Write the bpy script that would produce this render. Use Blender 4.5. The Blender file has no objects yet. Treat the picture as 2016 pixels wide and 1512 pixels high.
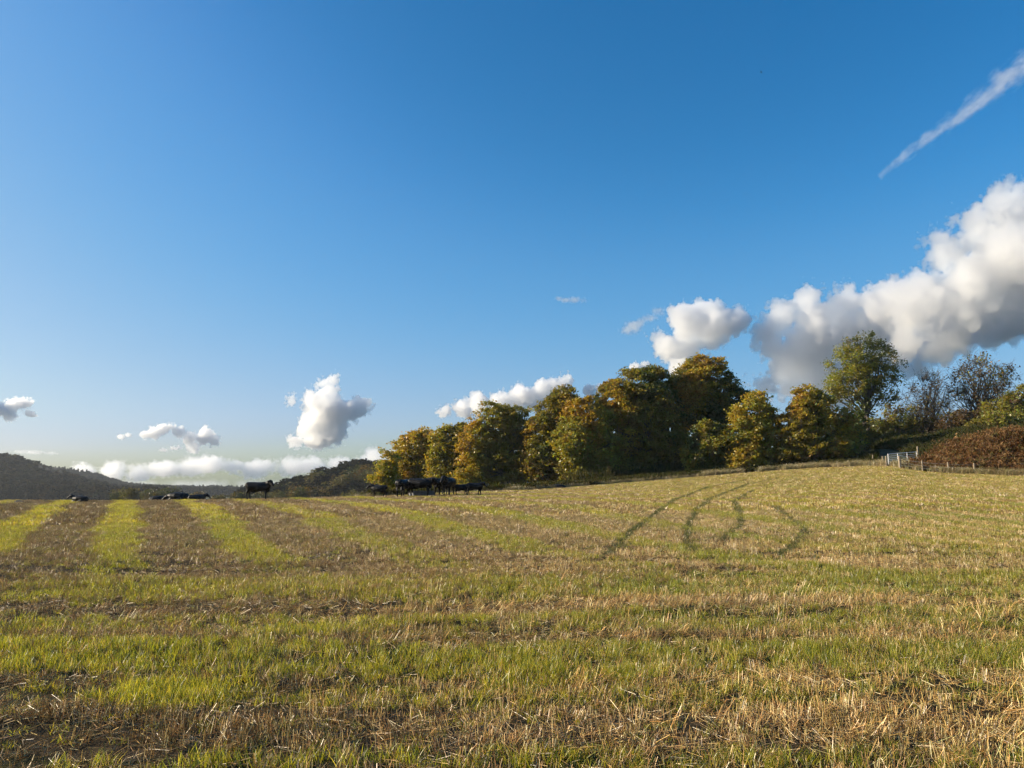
import bpy, bmesh, math, random
import numpy as np
from mathutils import Vector, noise as mnoise

C = bpy.context
SC = C.scene
COL = SC.collection
R = math.radians

# ------------------------------------------------------------------ camera
EYE, PITCH, F = 1.6, R(7.2), 1514.0
HAZE = .00011
cam_d = bpy.data.cameras.new('camera')
cam_d.sensor_fit = 'HORIZONTAL'; cam_d.sensor_width = 36; cam_d.lens = 36 * F / 2016
cam_d.clip_start = 0.05; cam_d.clip_end = 60000
cam = bpy.data.objects.new('camera', cam_d); COL.objects.link(cam)
cam.location = (0, 0, EYE); cam.rotation_euler = (R(90) + PITCH, 0, 0)
SC.camera = cam

# ------------------------------------------------------------------ sky, sun, exposure
SUN_AZ, SUN_EL = R(-85), R(19)
W = bpy.data.worlds.new('World'); SC.world = W; W.use_nodes = True
wn = W.node_tree; wn.nodes.clear()
wo = wn.nodes.new('ShaderNodeOutputWorld'); bg = wn.nodes.new('ShaderNodeBackground')
sky = wn.nodes.new('ShaderNodeTexSky'); sky.sky_type = 'NISHITA'; sky.sun_disc = False
sky.sun_elevation = SUN_EL; sky.sun_rotation = SUN_AZ
sky.altitude = 100; sky.air_density = 1.0; sky.dust_density = 1.5; sky.ozone_density = 3.0
SKY = 0.12
def vscale(src, k):
    n = wn.nodes.new('ShaderNodeVectorMath'); n.operation = 'SCALE'; n.inputs['Scale'].default_value = k
    wn.links.new(src, n.inputs[0]); return n.outputs[0]
hs = wn.nodes.new('ShaderNodeHueSaturation'); hs.inputs['Saturation'].default_value = 1.25
wn.links.new(sky.outputs[0], hs.inputs['Color'])
rc = wn.nodes.new('ShaderNodeRGBCurve')     # the clear, saturated blue of the day
for ch, ptsc in zip(rc.mapping.curves, ([(0, 0), (.04, .014), (.09, .07), (.29, .25), (.55, .40), (.8, .52), (1, .58)], [(0, 0), (.13, .128), (.24, .26), (.49, .415), (.81, .565), (1, .63)], [(0, 0), (.30, .335), (.45, .51), (.67, .59), (.8, .63), (1, .67)])):
    while len(ch.points) < len(ptsc): ch.points.new(.5, .5)
    for q, (a, b) in zip(ch.points, ptsc): q.location = (a, b); q.handle_type = 'AUTO_CLAMPED'
rc.mapping.update()
wn.links.new(vscale(hs.outputs[0], SKY), rc.inputs['Color'])
wn.links.new(vscale(rc.outputs[0], 1 / SKY), bg.inputs['Color']); wn.links.new(bg.outputs[0], wo.inputs[0])
bg.inputs['Strength'].default_value = .09
sl = bpy.data.lights.new('sun', 'SUN'); sl.energy = 5.0; sl.angle = R(0.55); sl.color = (1.0, 0.86, 0.66)
sun = bpy.data.objects.new('sun', sl); COL.objects.link(sun)
SDIR = Vector((math.sin(SUN_AZ) * math.cos(SUN_EL), math.cos(SUN_AZ) * math.cos(SUN_EL), math.sin(SUN_EL)))
sun.rotation_euler = SDIR.to_track_quat('Z', 'Y').to_euler()
vs = SC.view_settings
vs.view_transform = 'Standard'; vs.look = 'None'; vs.exposure = 0.9; vs.gamma = 1.0; vs.use_curve_mapping = False
cy = SC.cycles
cy.use_denoising = True
cy.max_bounces = 12; cy.diffuse_bounces = 3; cy.transmission_bounces = 4; cy.volume_bounces = 12
cy.use_adaptive_sampling = True; cy.adaptive_threshold = 0.03
cy.volume_max_steps = 1024; cy.volume_step_rate = .27

# ------------------------------------------------------------------ helpers
rng = np.random.default_rng(7)
def at(px, py, Y):
    """world point whose photograph pixel is px, py at depth Y along the ground"""
    a = math.atan((756 - py) / F) + PITCH
    fwd = Y / math.cos(a) * math.cos(a - PITCH)
    return ((px - 1008) / F * fwd, Y, EYE + Y * math.tan(a))
def pixel(x, y, z):
    f = y * math.cos(PITCH) + (z - EYE) * math.sin(PITCH)
    u = -y * math.sin(PITCH) + (z - EYE) * math.cos(PITCH)
    return 1008 + F * x / f, 756 - F * u / f
def Yof(py):
    return EYE / math.tan(math.atan((py - 756) / F) - PITCH)
def hash2(i, j, s):
    n = (i.astype(np.int64) * 374761393 + j.astype(np.int64) * 668265263 + s * 1274126177) & 0xffffffff
    n = ((n ^ (n >> 13)) * 1274126177) & 0xffffffff
    return ((n ^ (n >> 16)) & 0xffff) / 65535.0
def vnoise(x, y, s=0):
    x = np.asarray(x, float); y = np.asarray(y, float)
    i = np.floor(x); j = np.floor(y); fx = x - i; fy = y - j
    fx = fx * fx * (3 - 2 * fx); fy = fy * fy * (3 - 2 * fy)
    i = i.astype(np.int64); j = j.astype(np.int64)
    a = hash2(i, j, s); b = hash2(i + 1, j, s); c = hash2(i, j + 1, s); d = hash2(i + 1, j + 1, s)
    return (a * (1 - fx) + b * fx) * (1 - fy) + (c * (1 - fx) + d * fx) * fy
def fbm(x, y, s=0, o=3):
    t = 0; a = .5; k = 1.0; tot = 0
    for q in range(o):
        t = t + a * vnoise(np.asarray(x) * k, np.asarray(y) * k, s + q * 17); tot += a; a *= .5; k *= 2.03
    return t / tot
def sstep(a, b, x):
    t = np.clip((np.asarray(x, float) - a) / (b - a), 0, 1); return t * t * (3 - 2 * t)

def tag(o, label=None, cat=None, group=None, kind=None):
    if label: o['label'] = label
    if cat: o['category'] = cat
    if group: o['group'] = group
    if kind: o['kind'] = kind
    return o
def link(o, parent=None):
    COL.objects.link(o)
    if parent is not None: o.parent = parent
    return o
def np_mesh(name, V, Fc, mat=None, cols=None, smooth=False):
    """V (n,3); Fc (m,k) one polygon size; cols (m,3) face colours"""
    me = bpy.data.meshes.new(name)
    V = np.ascontiguousarray(V, np.float32); Fc = np.ascontiguousarray(Fc, np.int32)
    m, k = Fc.shape
    me.vertices.add(len(V)); me.vertices.foreach_set('co', V.ravel())
    me.loops.add(m * k); me.loops.foreach_set('vertex_index', Fc.ravel())
    me.polygons.add(m)
    me.polygons.foreach_set('loop_start', np.arange(0, m * k, k, dtype=np.int32))
    me.polygons.foreach_set('use_smooth', np.full(m, smooth))
    if cols is not None:
        at_ = me.attributes.new('Col', 'FLOAT_COLOR', 'FACE')
        at_.data.foreach_set('color', np.concatenate([cols, np.ones((m, 1))], 1).astype(np.float32).ravel())
    me.update(calc_edges=True)
    if mat: me.materials.append(mat)
    return me
def mesh_obj(name, me, parent=None, loc=None):
    o = bpy.data.objects.new(name, me); link(o, parent)
    if loc is not None: o.location = loc
    return o
def empty(name, loc, rz=0):
    o = bpy.data.objects.new(name, None); link(o); o.location = loc; o.rotation_euler = (0, 0, rz)
    o.empty_display_size = .2
    return o

# ------------------------------------------------------------------ materials
def new_mat(name):
    m = bpy.data.materials.new(name); m.use_nodes = True
    nt = m.node_tree; nt.nodes.clear()
    out = nt.nodes.new('ShaderNodeOutputMaterial')
    return m, nt, out
def N(nt, t, **kw):
    n = nt.nodes.new(t)
    for k, v in kw.items():
        if k in n.inputs: n.inputs[k].default_value = v
        else: setattr(n, k, v)
    return n
def attr_color(nt, name, typ='GEOMETRY'):
    a = nt.nodes.new('ShaderNodeAttribute'); a.attribute_name = name; a.attribute_type = typ
    return a
def mul(nt, a, b):
    m = nt.nodes.new('ShaderNodeMix'); m.data_type = 'RGBA'; m.blend_type = 'MULTIPLY'; m.inputs[0].default_value = 1
    nt.links.new(a, m.inputs[6])
    if hasattr(b, 'default_value') or hasattr(b, 'links'): nt.links.new(b, m.inputs[7])
    else: m.inputs[7].default_value = b
    return m.outputs[2]
def leaf_mat(name, trans=.45, tint=False, gloss=.04, tcol=(1.15, 1.05, .5, 1), rough=.45):
    """thin leaf: diffuse + translucent, colour from the face attribute times the instance tint"""
    m, nt, out = new_mat(name)
    col = attr_color(nt, 'Col').outputs['Color']
    if tint: col = mul(nt, col, attr_color(nt, 'tint', 'INSTANCER').outputs['Color'])
    d = N(nt, 'ShaderNodeBsdfDiffuse'); t = N(nt, 'ShaderNodeBsdfTranslucent'); g = N(nt, 'ShaderNodeBsdfGlossy', Roughness=rough)
    nt.links.new(col, d.inputs[0]); nt.links.new(mul(nt, col, tcol), t.inputs[0])
    a = N(nt, 'ShaderNodeMixShader'); a.inputs[0].default_value = trans
    nt.links.new(d.outputs[0], a.inputs[1]); nt.links.new(t.outputs[0], a.inputs[2])
    b = N(nt, 'ShaderNodeMixShader'); b.inputs[0].default_value = gloss
    nt.links.new(a.outputs[0], b.inputs[1]); nt.links.new(g.outputs[0], b.inputs[2])
    nt.links.new(b.outputs[0], out.inputs[0])
    return m
def noise_mat(name, c1, c2, scale=8, rough=.85, bump=.3, detail=6):
    m, nt, out = new_mat(name)
    tc = N(nt, 'ShaderNodeTexCoord'); nz = N(nt, 'ShaderNodeTexNoise', Scale=scale, Detail=detail)
    nt.links.new(tc.outputs['Object'], nz.inputs['Vector'])
    r = N(nt, 'ShaderNodeValToRGB'); r.color_ramp.elements[0].color = (*c1, 1); r.color_ramp.elements[1].color = (*c2, 1)
    r.color_ramp.elements[0].position = .35; r.color_ramp.elements[1].position = .65
    p = N(nt, 'ShaderNodeBsdfPrincipled', Roughness=rough)
    nt.links.new(nz.outputs[0], r.inputs[0]); nt.links.new(r.outputs[0], p.inputs['Base Color'])
    if bump:
        b = N(nt, 'ShaderNodeBump', Strength=bump, Distance=.03)
        nt.links.new(nz.outputs[0], b.inputs['Height']); nt.links.new(b.outputs[0], p.inputs['Normal'])
    nt.links.new(p.outputs[0], out.inputs[0])
    return m
M_BARK = noise_mat('bark', (.045, .036, .028), (.11, .095, .075), 5)
M_WOOD = noise_mat('weathered_wood', (.22, .17, .11), (.36, .29, .2), 14)
M_STEEL = noise_mat('galvanised_steel', (.66, .66, .66), (.8, .8, .8), 30, .7, .05)
M_WIRE = noise_mat('fence_wire', (.2, .2, .2), (.3, .3, .3), 30, .5, 0)
M_TROUGH = noise_mat('trough_concrete', (.1, .1, .11), (.16, .16, .17), 6)
M_LEAF = leaf_mat('leaves', .5)
M_FARLEAF = leaf_mat('far_leaves', .25, tint=True, gloss=0.0)
M_STRAW = leaf_mat('straw', .18, tint=True, gloss=.07, tcol=(1.0, .9, .7, 1), rough=.4)
M_GRASS = leaf_mat('grass', .5, tint=True, gloss=.05, tcol=(1.15, 1.1, .45, 1), rough=.4)
M_BRACKEN = leaf_mat('bracken', .3, tint=True, gloss=.0, tcol=(1.2, .95, .6, 1))

# ------------------------------------------------------------------ terrain
# field edge: photograph column, depth Y, photograph row
EDGE = [(-700, 50, 992), (-300, 60, 990), (0, 66, 986), (250, 66, 987), (500, 66, 984), (620, 66, 981), (720, 66, 978.5), (800, 68, 976), (860, 72, 972), (950, 76, 968),
        (1050, 78, 965), (1120, 83, 960), (1200, 88, 954), (1300, 93, 946), (1450, 95, 933), (1600, 93, 922), (1700, 90, 918),
        (1760, 84, 919), (1800, 80, 927), (1850, 78, 932), (1950, 75, 936), (2016, 73, 938), (2300, 66, 944), (2800, 55, 950)]
E_az, E_d, E_z = [], [], []
for px, Y, py in EDGE:
    p = at(px, py, Y); E_az.append(math.atan2(p[0], p[1])); E_d.append(math.hypot(p[0], p[1])); E_z.append(p[2])
E_az = [-math.pi] + E_az + [math.pi]; E_d = [40] + E_d + [40]; E_z = [-.2] + E_z + [-.2]
def az_of_px(px): return math.atan((px - 1008) / F)
# beyond the edge: (column, rise after 6 m, rise after 25 m, absolute height at 250 m, at 700 m)
OUT = [(-700, -.5, -2.6, -9, -16), (700, -.5, -2.6, -9, -16), (950, -.35, -1.6, -8, -16), (1050, -.15, -.8, -5, -12), (1200, .1, .1, 0, -8), (1400, .3, .9, 5, -4),
       (1600, .6, 2.2, 8, 0), (1700, .9, 3.6, 9, 0), (1760, .8, 4.0, 10, 0), (1800, .9, 4.0, 10, 0), (1825, 1.1, 4.2, 10, 0), (1860, 1.7, 4.7, 10, 0), (1905, 2.7, 5.3, 10, 0), (1960, 3.5, 6.0, 11, 0), (2100, 3.8, 6.6, 11, 0), (2800, 2, 3, 8, 0)]
O_az = [-math.pi] + [az_of_px(o[0]) for o in OUT] + [math.pi]
O_t = [[0] + [o[k] for o in OUT] + [0] for k in (1, 2)] + [[-9] + [o[3] for o in OUT] + [-2], [-16] + [o[4] for o in OUT] + [-16]]
def edge_d(x, y): return np.interp(np.arctan2(x, y), E_az, E_d)
def height(x, y):
    x = np.asarray(x, float); y = np.asarray(y, float)
    az = np.arctan2(x, y); d = np.hypot(x, y)
    de = np.interp(az, E_az, E_d); ze = np.interp(az, E_az, E_z)
    t = d / de
    zin = ze * np.clip(t, 0, 1) ** 1.75
    za = ze + np.interp(az, O_az, O_t[0]); zb = ze + np.interp(az, O_az, O_t[1])
    zc = np.interp(az, O_az, O_t[2]); zd = np.interp(az, O_az, O_t[3])
    e = d - de
    z = zin + (za - ze) * sstep(0, 7, e) + (zb - za) * np.clip((e - 4) / 21, 0, 1) ** 1.2
    z = z + (zc - zb) * sstep(25, 190, e) + (zd - zc) * sstep(180, 640, e)
    bump = .05 * (fbm(x * .35, y * .35, 3) - .5) + .04 * (fbm(x * 1.7, y * 1.7, 5) - .5) + .13 * (fbm(x * .3, y * 1.15, 6) - .5) * (1 - sstep(14, 24, y))
    bump2 = 1.4 * (fbm(x * .06, y * .06, 9) - .5) * sstep(3, 20, e)
    return z + bump * (1 - sstep(-3, 2, e) * .5) + bump2
def hz(x, y): return float(height(np.array([x]), np.array([y]))[0])
def ground_pt(px, py):
    """where the ray through a photograph pixel meets the ground"""
    lo = None
    for Y in np.arange(3, 130, .25):
        p = at(px, py, Y)
        if p[2] <= hz(p[0], p[1]): return p[0], p[1]
    return p[0], p[1]

# tyre tracks (photograph points laid on the ground)
TRACKS = [[(1195, 1095), (1240, 1052), (1288, 1015), (1330, 985), (1395, 960), (1470, 946)],
          [(1362, 1090), (1354, 1062), (1356, 1035), (1368, 1010), (1400, 983), (1470, 955), (1530, 944)],
          [(1420, 1065), (1455, 1040), (1460, 1018), (1445, 990), (1480, 968)],
          [(1535, 1098), (1575, 1066), (1585, 1045), (1555, 1020), (1525, 1000)]]
TR = [np.array([ground_pt(*p) for p in t]) for t in TRACKS]
TR_W = [(1.0, .13), (1.0, .13), (.9, .11), (.8, .13)]
def seg_dist(x, y, P):
    best = np.full(np.shape(x), 1e9)
    for a, b in zip(P[:-1], P[1:]):
        ab = b - a; L = ab @ ab
        t = np.clip(((x - a[0]) * ab[0] + (y - a[1]) * ab[1]) / L, 0, 1)
        best = np.minimum(best, np.hypot(x - a[0] - t * ab[0], y - a[1] - t * ab[1]))
    return best
def track_mask(x, y):
    m = np.zeros(np.shape(x))
    for P, (s, w) in zip(TR, TR_W):
        wy = 1 + np.clip((np.asarray(y) - 25) / 60, 0, .8); d = seg_dist(x, y, P) / wy + .12 * (fbm(np.asarray(x) * 1.3, np.asarray(y) * 1.3, 31) - .5)
        m = np.maximum(m, s * (1 - sstep(w * .5, w * 1.3, d)))
    return m
BR = np.array([ground_pt(*p) for p in [(1330, 1078), (1400, 1098), (1560, 1120), (1770, 1150)]])
PATCH = [(*ground_pt(330, 1385), .55, 1.0), (*ground_pt(1060, 1335), .45, .8), (*ground_pt(1235, 1345), .3, .8), (*ground_pt(620, 1245), .6, .3), (*ground_pt(1850, 1240), .9, .4)]
BANDS = [(1165, 24, .75), (1237, 20, .7), (1306, 32, 1.0), (1378, 20, .5), (1506, 18, .75)]
VPA = R(-26.3)
def green(x, y):
    """0 = bare stubble, 1 = thick young grass between the swaths"""
    x = np.asarray(x, float); y = np.asarray(y, float)
    c = x * math.cos(VPA) - y * math.sin(VPA)
    c = c / (.62 + .38 * sstep(11, 48, y))      # the passes fan out a little towards the far end
    along = -x * math.sin(-VPA) + y * math.cos(VPA)
    w = .9 * (fbm(x * .12, y * .12, 2) - .5)
    ph = (c + w + .1) / 4.25
    pr = np.abs(ph - np.round(ph)) * 4.25
    k = np.round(ph).astype(int)
    st = .68 + .3 * hash2(k, k * 0, 77)
    st = np.where(np.abs(k) <= 1, .95, st) * (.72 + .28 * sstep(12, 25, y))
    g1 = (1 - sstep(.45, 1.15, pr + 1.0 * (fbm(x * .9, y * .5, 8) - .5) + .5 * (fbm(x * 3, y * 2, 9) - .5))) * st
    g1 = g1 + .34 * (fbm(x * .6, y * .6, 12) - .3)
    # right of the frame the strips are narrower and patchier
    rt = sstep(2, 16, x)
    ph2 = (c + w * 1.0) / 2.1; pr2 = np.abs(ph2 - np.round(ph2)) * 2.1
    g2 = (1 - sstep(.25, .8, pr2 + .8 * (fbm(x * .5, y * .5, 18) - .5))) * .95 + .17 + .34 * (fbm(x * .25, y * .25, 44) - .4)
    g1 = g1 * (1 - rt) + g2 * rt
    # headland rows across the front
    yw = y + 1.0 * (fbm(x * .22, y * .1, 21) - .5) * np.clip(y / 9, .3, 1.2) + .012 * x
    gh = np.zeros(np.shape(x))
    for py, hw, s in BANDS:
        y0 = Yof(py + hw); y1 = Yof(py - hw); m = (y0 + y1) / 2; h = (y1 - y0) / 2
        gh = np.maximum(gh, s * (1 - sstep(.7, 1.35, np.abs(yw - m) / h + .6 * (fbm(x * .9, y * 1.4, 23) - .5))))
    gh = gh + .30 * (fbm(x * 1.1, y * 1.1, 25) - .35) + .12 * sstep(-1, 5, x) * sstep(6, 9, y)
    yb = 13.2 + 1.2 * sstep(0, 8, x) + 1.6 * (fbm(x * .3, y * .2, 27) - .5)
    h = sstep(yb - 2.4, yb + 2.4, y + 1.6 * (fbm(x * .8, y * .6, 28) - .5))
    g = gh * (1 - h) + g1 * h
    for px_, py_, r, s in PATCH:
        g = np.maximum(g, s * (1 - sstep(r * .4, r, np.hypot((x - px_) * .7, y - py_))))
    g = np.maximum(g, .95 * (1 - sstep(.35, 1.0, seg_dist(x, y, BR) + .5 * (fbm(x * .8, y * .8, 29) - .5))))
    return np.clip(g, 0, 1)

def shade_streak(x, y):
    """shade between the headland rows, made by thinning the cover to dark soil"""
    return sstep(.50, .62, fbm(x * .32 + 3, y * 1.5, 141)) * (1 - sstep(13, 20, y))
def polar_mesh(name, radii_t, azs, radius_fn, drop=0):
    A, T = np.meshgrid(azs, radii_t, indexing='ij')
    D = radius_fn(A, T)
    X = np.sin(A) * D; Y = np.cos(A) * D
    Z = height(X, Y) - drop
    na, nr = A.shape
    I = np.arange(na * nr).reshape(na, nr)
    Fc = np.stack([I[:-1, :-1], I[:-1, 1:], I[1:, 1:], I[1:, :-1]], -1).reshape(-1, 4)
    return np.stack([X, Y, Z], -1).reshape(-1, 3), Fc
# azimuths: fine inside the view, coarse behind
azs = np.concatenate([np.linspace(-math.pi, R(-50), 40)[:-1], np.linspace(R(-50), R(50), 640)[:-1], np.linspace(R(50), math.pi, 40)])
tt = np.concatenate([[0.0], np.geomspace(.012, 1.03, 380)])
V, Fc = polar_mesh('field', tt, azs, lambda A, T: np.interp(A, E_az, E_d) * T)
me = np_mesh('field', V, Fc, smooth=True)
gm = green(V[:, 0], V[:, 1]); tm = track_mask(V[:, 0], V[:, 1])
a_ = me.attributes.new('green', 'FLOAT', 'POINT'); a_.data.foreach_set('value', gm.astype(np.float32))
a_ = me.attributes.new('track', 'FLOAT', 'POINT'); a_.data.foreach_set('value', tm.astype(np.float32))
def field_material():
    m, nt, out = new_mat('stubble_soil')
    tc = N(nt, 'ShaderNodeTexCoord')
    n1 = N(nt, 'ShaderNodeTexNoise', Scale=9.0, Detail=8.0); n2 = N(nt, 'ShaderNodeTexNoise', Scale=60.0, Detail=4.0)
    for n in (n1, n2): nt.links.new(tc.outputs['Object'], n.inputs['Vector'])
    soil = N(nt, 'ShaderNodeValToRGB'); e = soil.color_ramp.elements
    e[0].position = .3; e[0].color = (.02, .015, .009, 1); e[1].position = .7; e[1].color = (.10, .07, .038, 1)
    gr = N(nt, 'ShaderNodeValToRGB'); e = gr.color_ramp.elements
    e[0].position = .3; e[0].color = (.02, .018, .008, 1); e[1].position = .7; e[1].color = (.06, .06, .018, 1)
    mixn = N(nt, 'ShaderNodeMath', operation='MULTIPLY_ADD'); mixn.inputs[1].default_value = .5; 
    nt.links.new(n2.outputs[0], mixn.inputs[0])
    half = N(nt, 'ShaderNodeMath', operation='MULTIPLY'); half.inputs[1].default_value = .5
    nt.links.new(n1.outputs[0], half.inputs[0]); nt.links.new(half.outputs[0], mixn.inputs[2])
    nt.links.new(mixn.outputs[0], soil.inputs[0]); nt.links.new(mixn.outputs[0], gr.inputs[0])
    g = attr_color(nt, 'green'); t = attr_color(nt, 'track')
    mx = N(nt, 'ShaderNodeMix', data_type='RGBA'); nt.links.new(g.outputs['Fac'], mx.inputs[0])
    nt.links.new(soil.outputs[0], mx.inputs[6]); nt.links.new(gr.outputs[0], mx.inputs[7])
    mt = N(nt, 'ShaderNodeMix', data_type='RGBA'); nt.links.new(t.outputs['Fac'], mt.inputs[0])
    nt.links.new(mx.outputs[2], mt.inputs[6]); mt.inputs[7].default_value = (.028, .022, .013, 1)
    p = N(nt, 'ShaderNodeBsdfPrincipled', Roughness=1.0); p.inputs['Specular IOR Level'].default_value = .05; nt.links.new(mt.outputs[2], p.inputs['Base Color'])
    b = N(nt, 'ShaderNodeBump', Strength=.8, Distance=.04); nt.links.new(mixn.outputs[0], b.inputs['Height'])
    nt.links.new(b.outputs[0], p.inputs['Normal']); nt.links.new(p.outputs[0], out.inputs[0])
    return m
me.materials.append(field_material())
tag(mesh_obj('field', me), kind='structure')

M_TERR = noise_mat('rough_grass_ground', (.022, .03, .012), (.06, .07, .025), .6, .95, .4)
tr = np.concatenate([np.linspace(0, 30, 26), np.geomspace(33, 1700, 46)])
V, Fc = polar_mesh('ground', tr, azs, lambda A, T: np.interp(A, E_az, E_d) * 1.0 + T, .0)
V[:, 2] -= np.where((np.hypot(V[:, 0], V[:, 1]) - edge_d(V[:, 0], V[:, 1])) < 3, .02, 0)
tag(mesh_obj('ground', np_mesh('ground', V, Fc, M_TERR, smooth=True)), kind='structure')

def hill(name, pts, Yc, wf, wb, base):
    """ridge whose crest runs through the given photograph columns / rows at depth Yc"""
    px = np.linspace(pts[0][0], pts[-1][0], 120)
    top = np.interp(px, [p[0] for p in pts], [p[1] for p in pts])
    prof = [(-1, 0), (-.8, .12), (-.6, .33), (-.4, .6), (-.2, .86), (0, 1), (.25, .9), (.6, .5), (1, 0)]
    V = []
    for x, y in zip(px, top):
        c = np.array(at(x, y, Yc)); h = c[2] - base
        u = np.array([c[0], c[1]]) / math.hypot(c[0], c[1])
        for s, f in prof:
            w = wf if s < 0 else wb
            q = c[:2] + u * s * w
            V.append((q[0], q[1], base + h * f + 3 * (fbm(np.array([q[0] * .01]), np.array([q[1] * .01]), 4)[0] - .5) * (f > .1)))
    n = len(prof); I = np.arange(len(px) * n).reshape(-1, n)
    Fc = np.stack([I[:-1, :-1], I[1:, :-1], I[1:, 1:], I[:-1, 1:]], -1).reshape(-1, 4)
    V = np.array(V)
    tag(mesh_obj(name, np_mesh(name, V, Fc, M_TERR, smooth=True)), kind='structure')
    return V, Fc
HILL1 = hill('hill', [(-600, 895), (-200, 912), (0, 927), (40, 935), (75, 949), (120, 966), (170, 980), (215, 992), (280, 1004), (330, 1008)], 700, 220, 200, -18)
HILL2 = hill('hill', [(20, 928), (75, 933), (110, 936), (150, 943), (190, 952), (218, 961), (245, 970), (300, 977), (360, 979), (430, 981), (480, 983), (560, 985), (660, 988)], 1100, 260, 200, -20)
HILL3 = hill('hill', [(490, 990), (540, 983), (600, 970), (650, 950), (700, 938), (760, 930), (860, 922), (960, 925), (1100, 935)], 400, 130, 150, -16)
# ------------------------------------------------------------------ PART2
# ------------------------------------------------------------------ ground cover (nobody could count it)
def ribbon(P, w, side):
    """flat tapering strip through points P (k,3) with widths w"""
    P = np.asarray(P); w = np.asarray(w)[:, None]; side = side / np.linalg.norm(side)
    V = np.stack([P - side * w / 2, P + side * w / 2], 1).reshape(-1, 3)
    k = len(P)
    Fc = [(2 * i, 2 * i + 1, 2 * i + 3, 2 * i + 2) for i in range(k - 1)]
    return V, Fc
class Bag:
    def __init__(s): s.V = []; s.F = []; s.c = []; s.n = 0
    def add(s, V, Fc, col):
        s.V.append(V); s.F += [tuple(i + s.n for i in f) for f in Fc]; s.c += [col] * len(Fc); s.n += len(V)
    def mesh(s, name, mat): return np_mesh(name, np.concatenate(s.V), np.array(s.F), mat, np.array(s.c))
def jit(c, a, r): return tuple(np.clip(np.array(c) * (1 + a * (r.random(3) * .3 + 1.5 * r.random() ** 1.5 - .8)), .004, 1))
def grass_proto(name, n, foot, h, w, r, cols, mat, lean=.35, segs=3):
    b = Bag()
    for _ in range(n):
        a = r.random() * 2 * math.pi; q = foot * math.sqrt(r.random())
        p = np.array([math.cos(a) * q, math.sin(a) * q, -.01]); L = h * (.5 + .7 * r.random())
        th = r.random() * 2 * math.pi; d = np.array([math.cos(th), math.sin(th), 0]); ln = lean * (.3 + r.random()); cv = lean * 1.3 * r.random()
        P = []
        for k in range(segs + 1):
            t = k / segs
            P.append(p + d * L * (ln * t + cv * t * t) + np.array([0, 0, L * (t - .25 * cv * t * t)]))
        th2 = r.random() * 2 * math.pi
        ww = w * (.7 + .6 * r.random()) * np.array([.8, 1, .7, .12][:segs + 1] if segs == 3 else [1, .8, .15])
        V, Fc = ribbon(P, ww, np.array([math.cos(th2), math.sin(th2), .1]))
        b.add(V, Fc, jit(cols[r.integers(len(cols))], .5, r))
    return b.mesh(name, mat)
def stalk_proto(name, n, foot, h, rad, r, cols, mat, lean=.22, flat=.15, dirn=None):
    b = Bag()
    for _ in range(n):
        a = r.random() * 2 * math.pi; q = foot * math.sqrt(r.random())
        p = np.array([math.cos(a) * q, math.sin(a) * q, -.01]); L = h * (.45 + .75 * r.random())
        th = r.random() * 2 * math.pi if dirn is None else dirn + r.normal() * .5
        d = np.array([math.cos(th), math.sin(th), 0])
        if r.random() < flat: tilt = 1.2 + .33 * r.random(); p[2] += .01 + .02 * r.random(); L *= 1.5
        else: tilt = abs(r.normal()) * lean + (0 if dirn is None else .5)
        e = p + (d * math.sin(tilt) + np.array([0, 0, math.cos(tilt)])) * L
        c = jit(cols[r.integers(len(cols))], .6, r)
        ax = (e - p) / L; s1 = np.cross(ax, [.3, .5, .8]); s1 /= np.linalg.norm(s1); s2 = np.cross(ax, s1)
        rr = rad * (.7 + .6 * r.random())
        V = np.array([pt + rr * k * (math.cos(g) * s1 + math.sin(g) * s2) for pt, k in ((p, 1), (e, .8)) for g in (0, 2.1, 4.2)])
        b.add(V, [(0, 1, 4, 3), (1, 2, 5, 4), (2, 0, 3, 5)], c)
    return b.mesh(name, mat)

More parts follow.
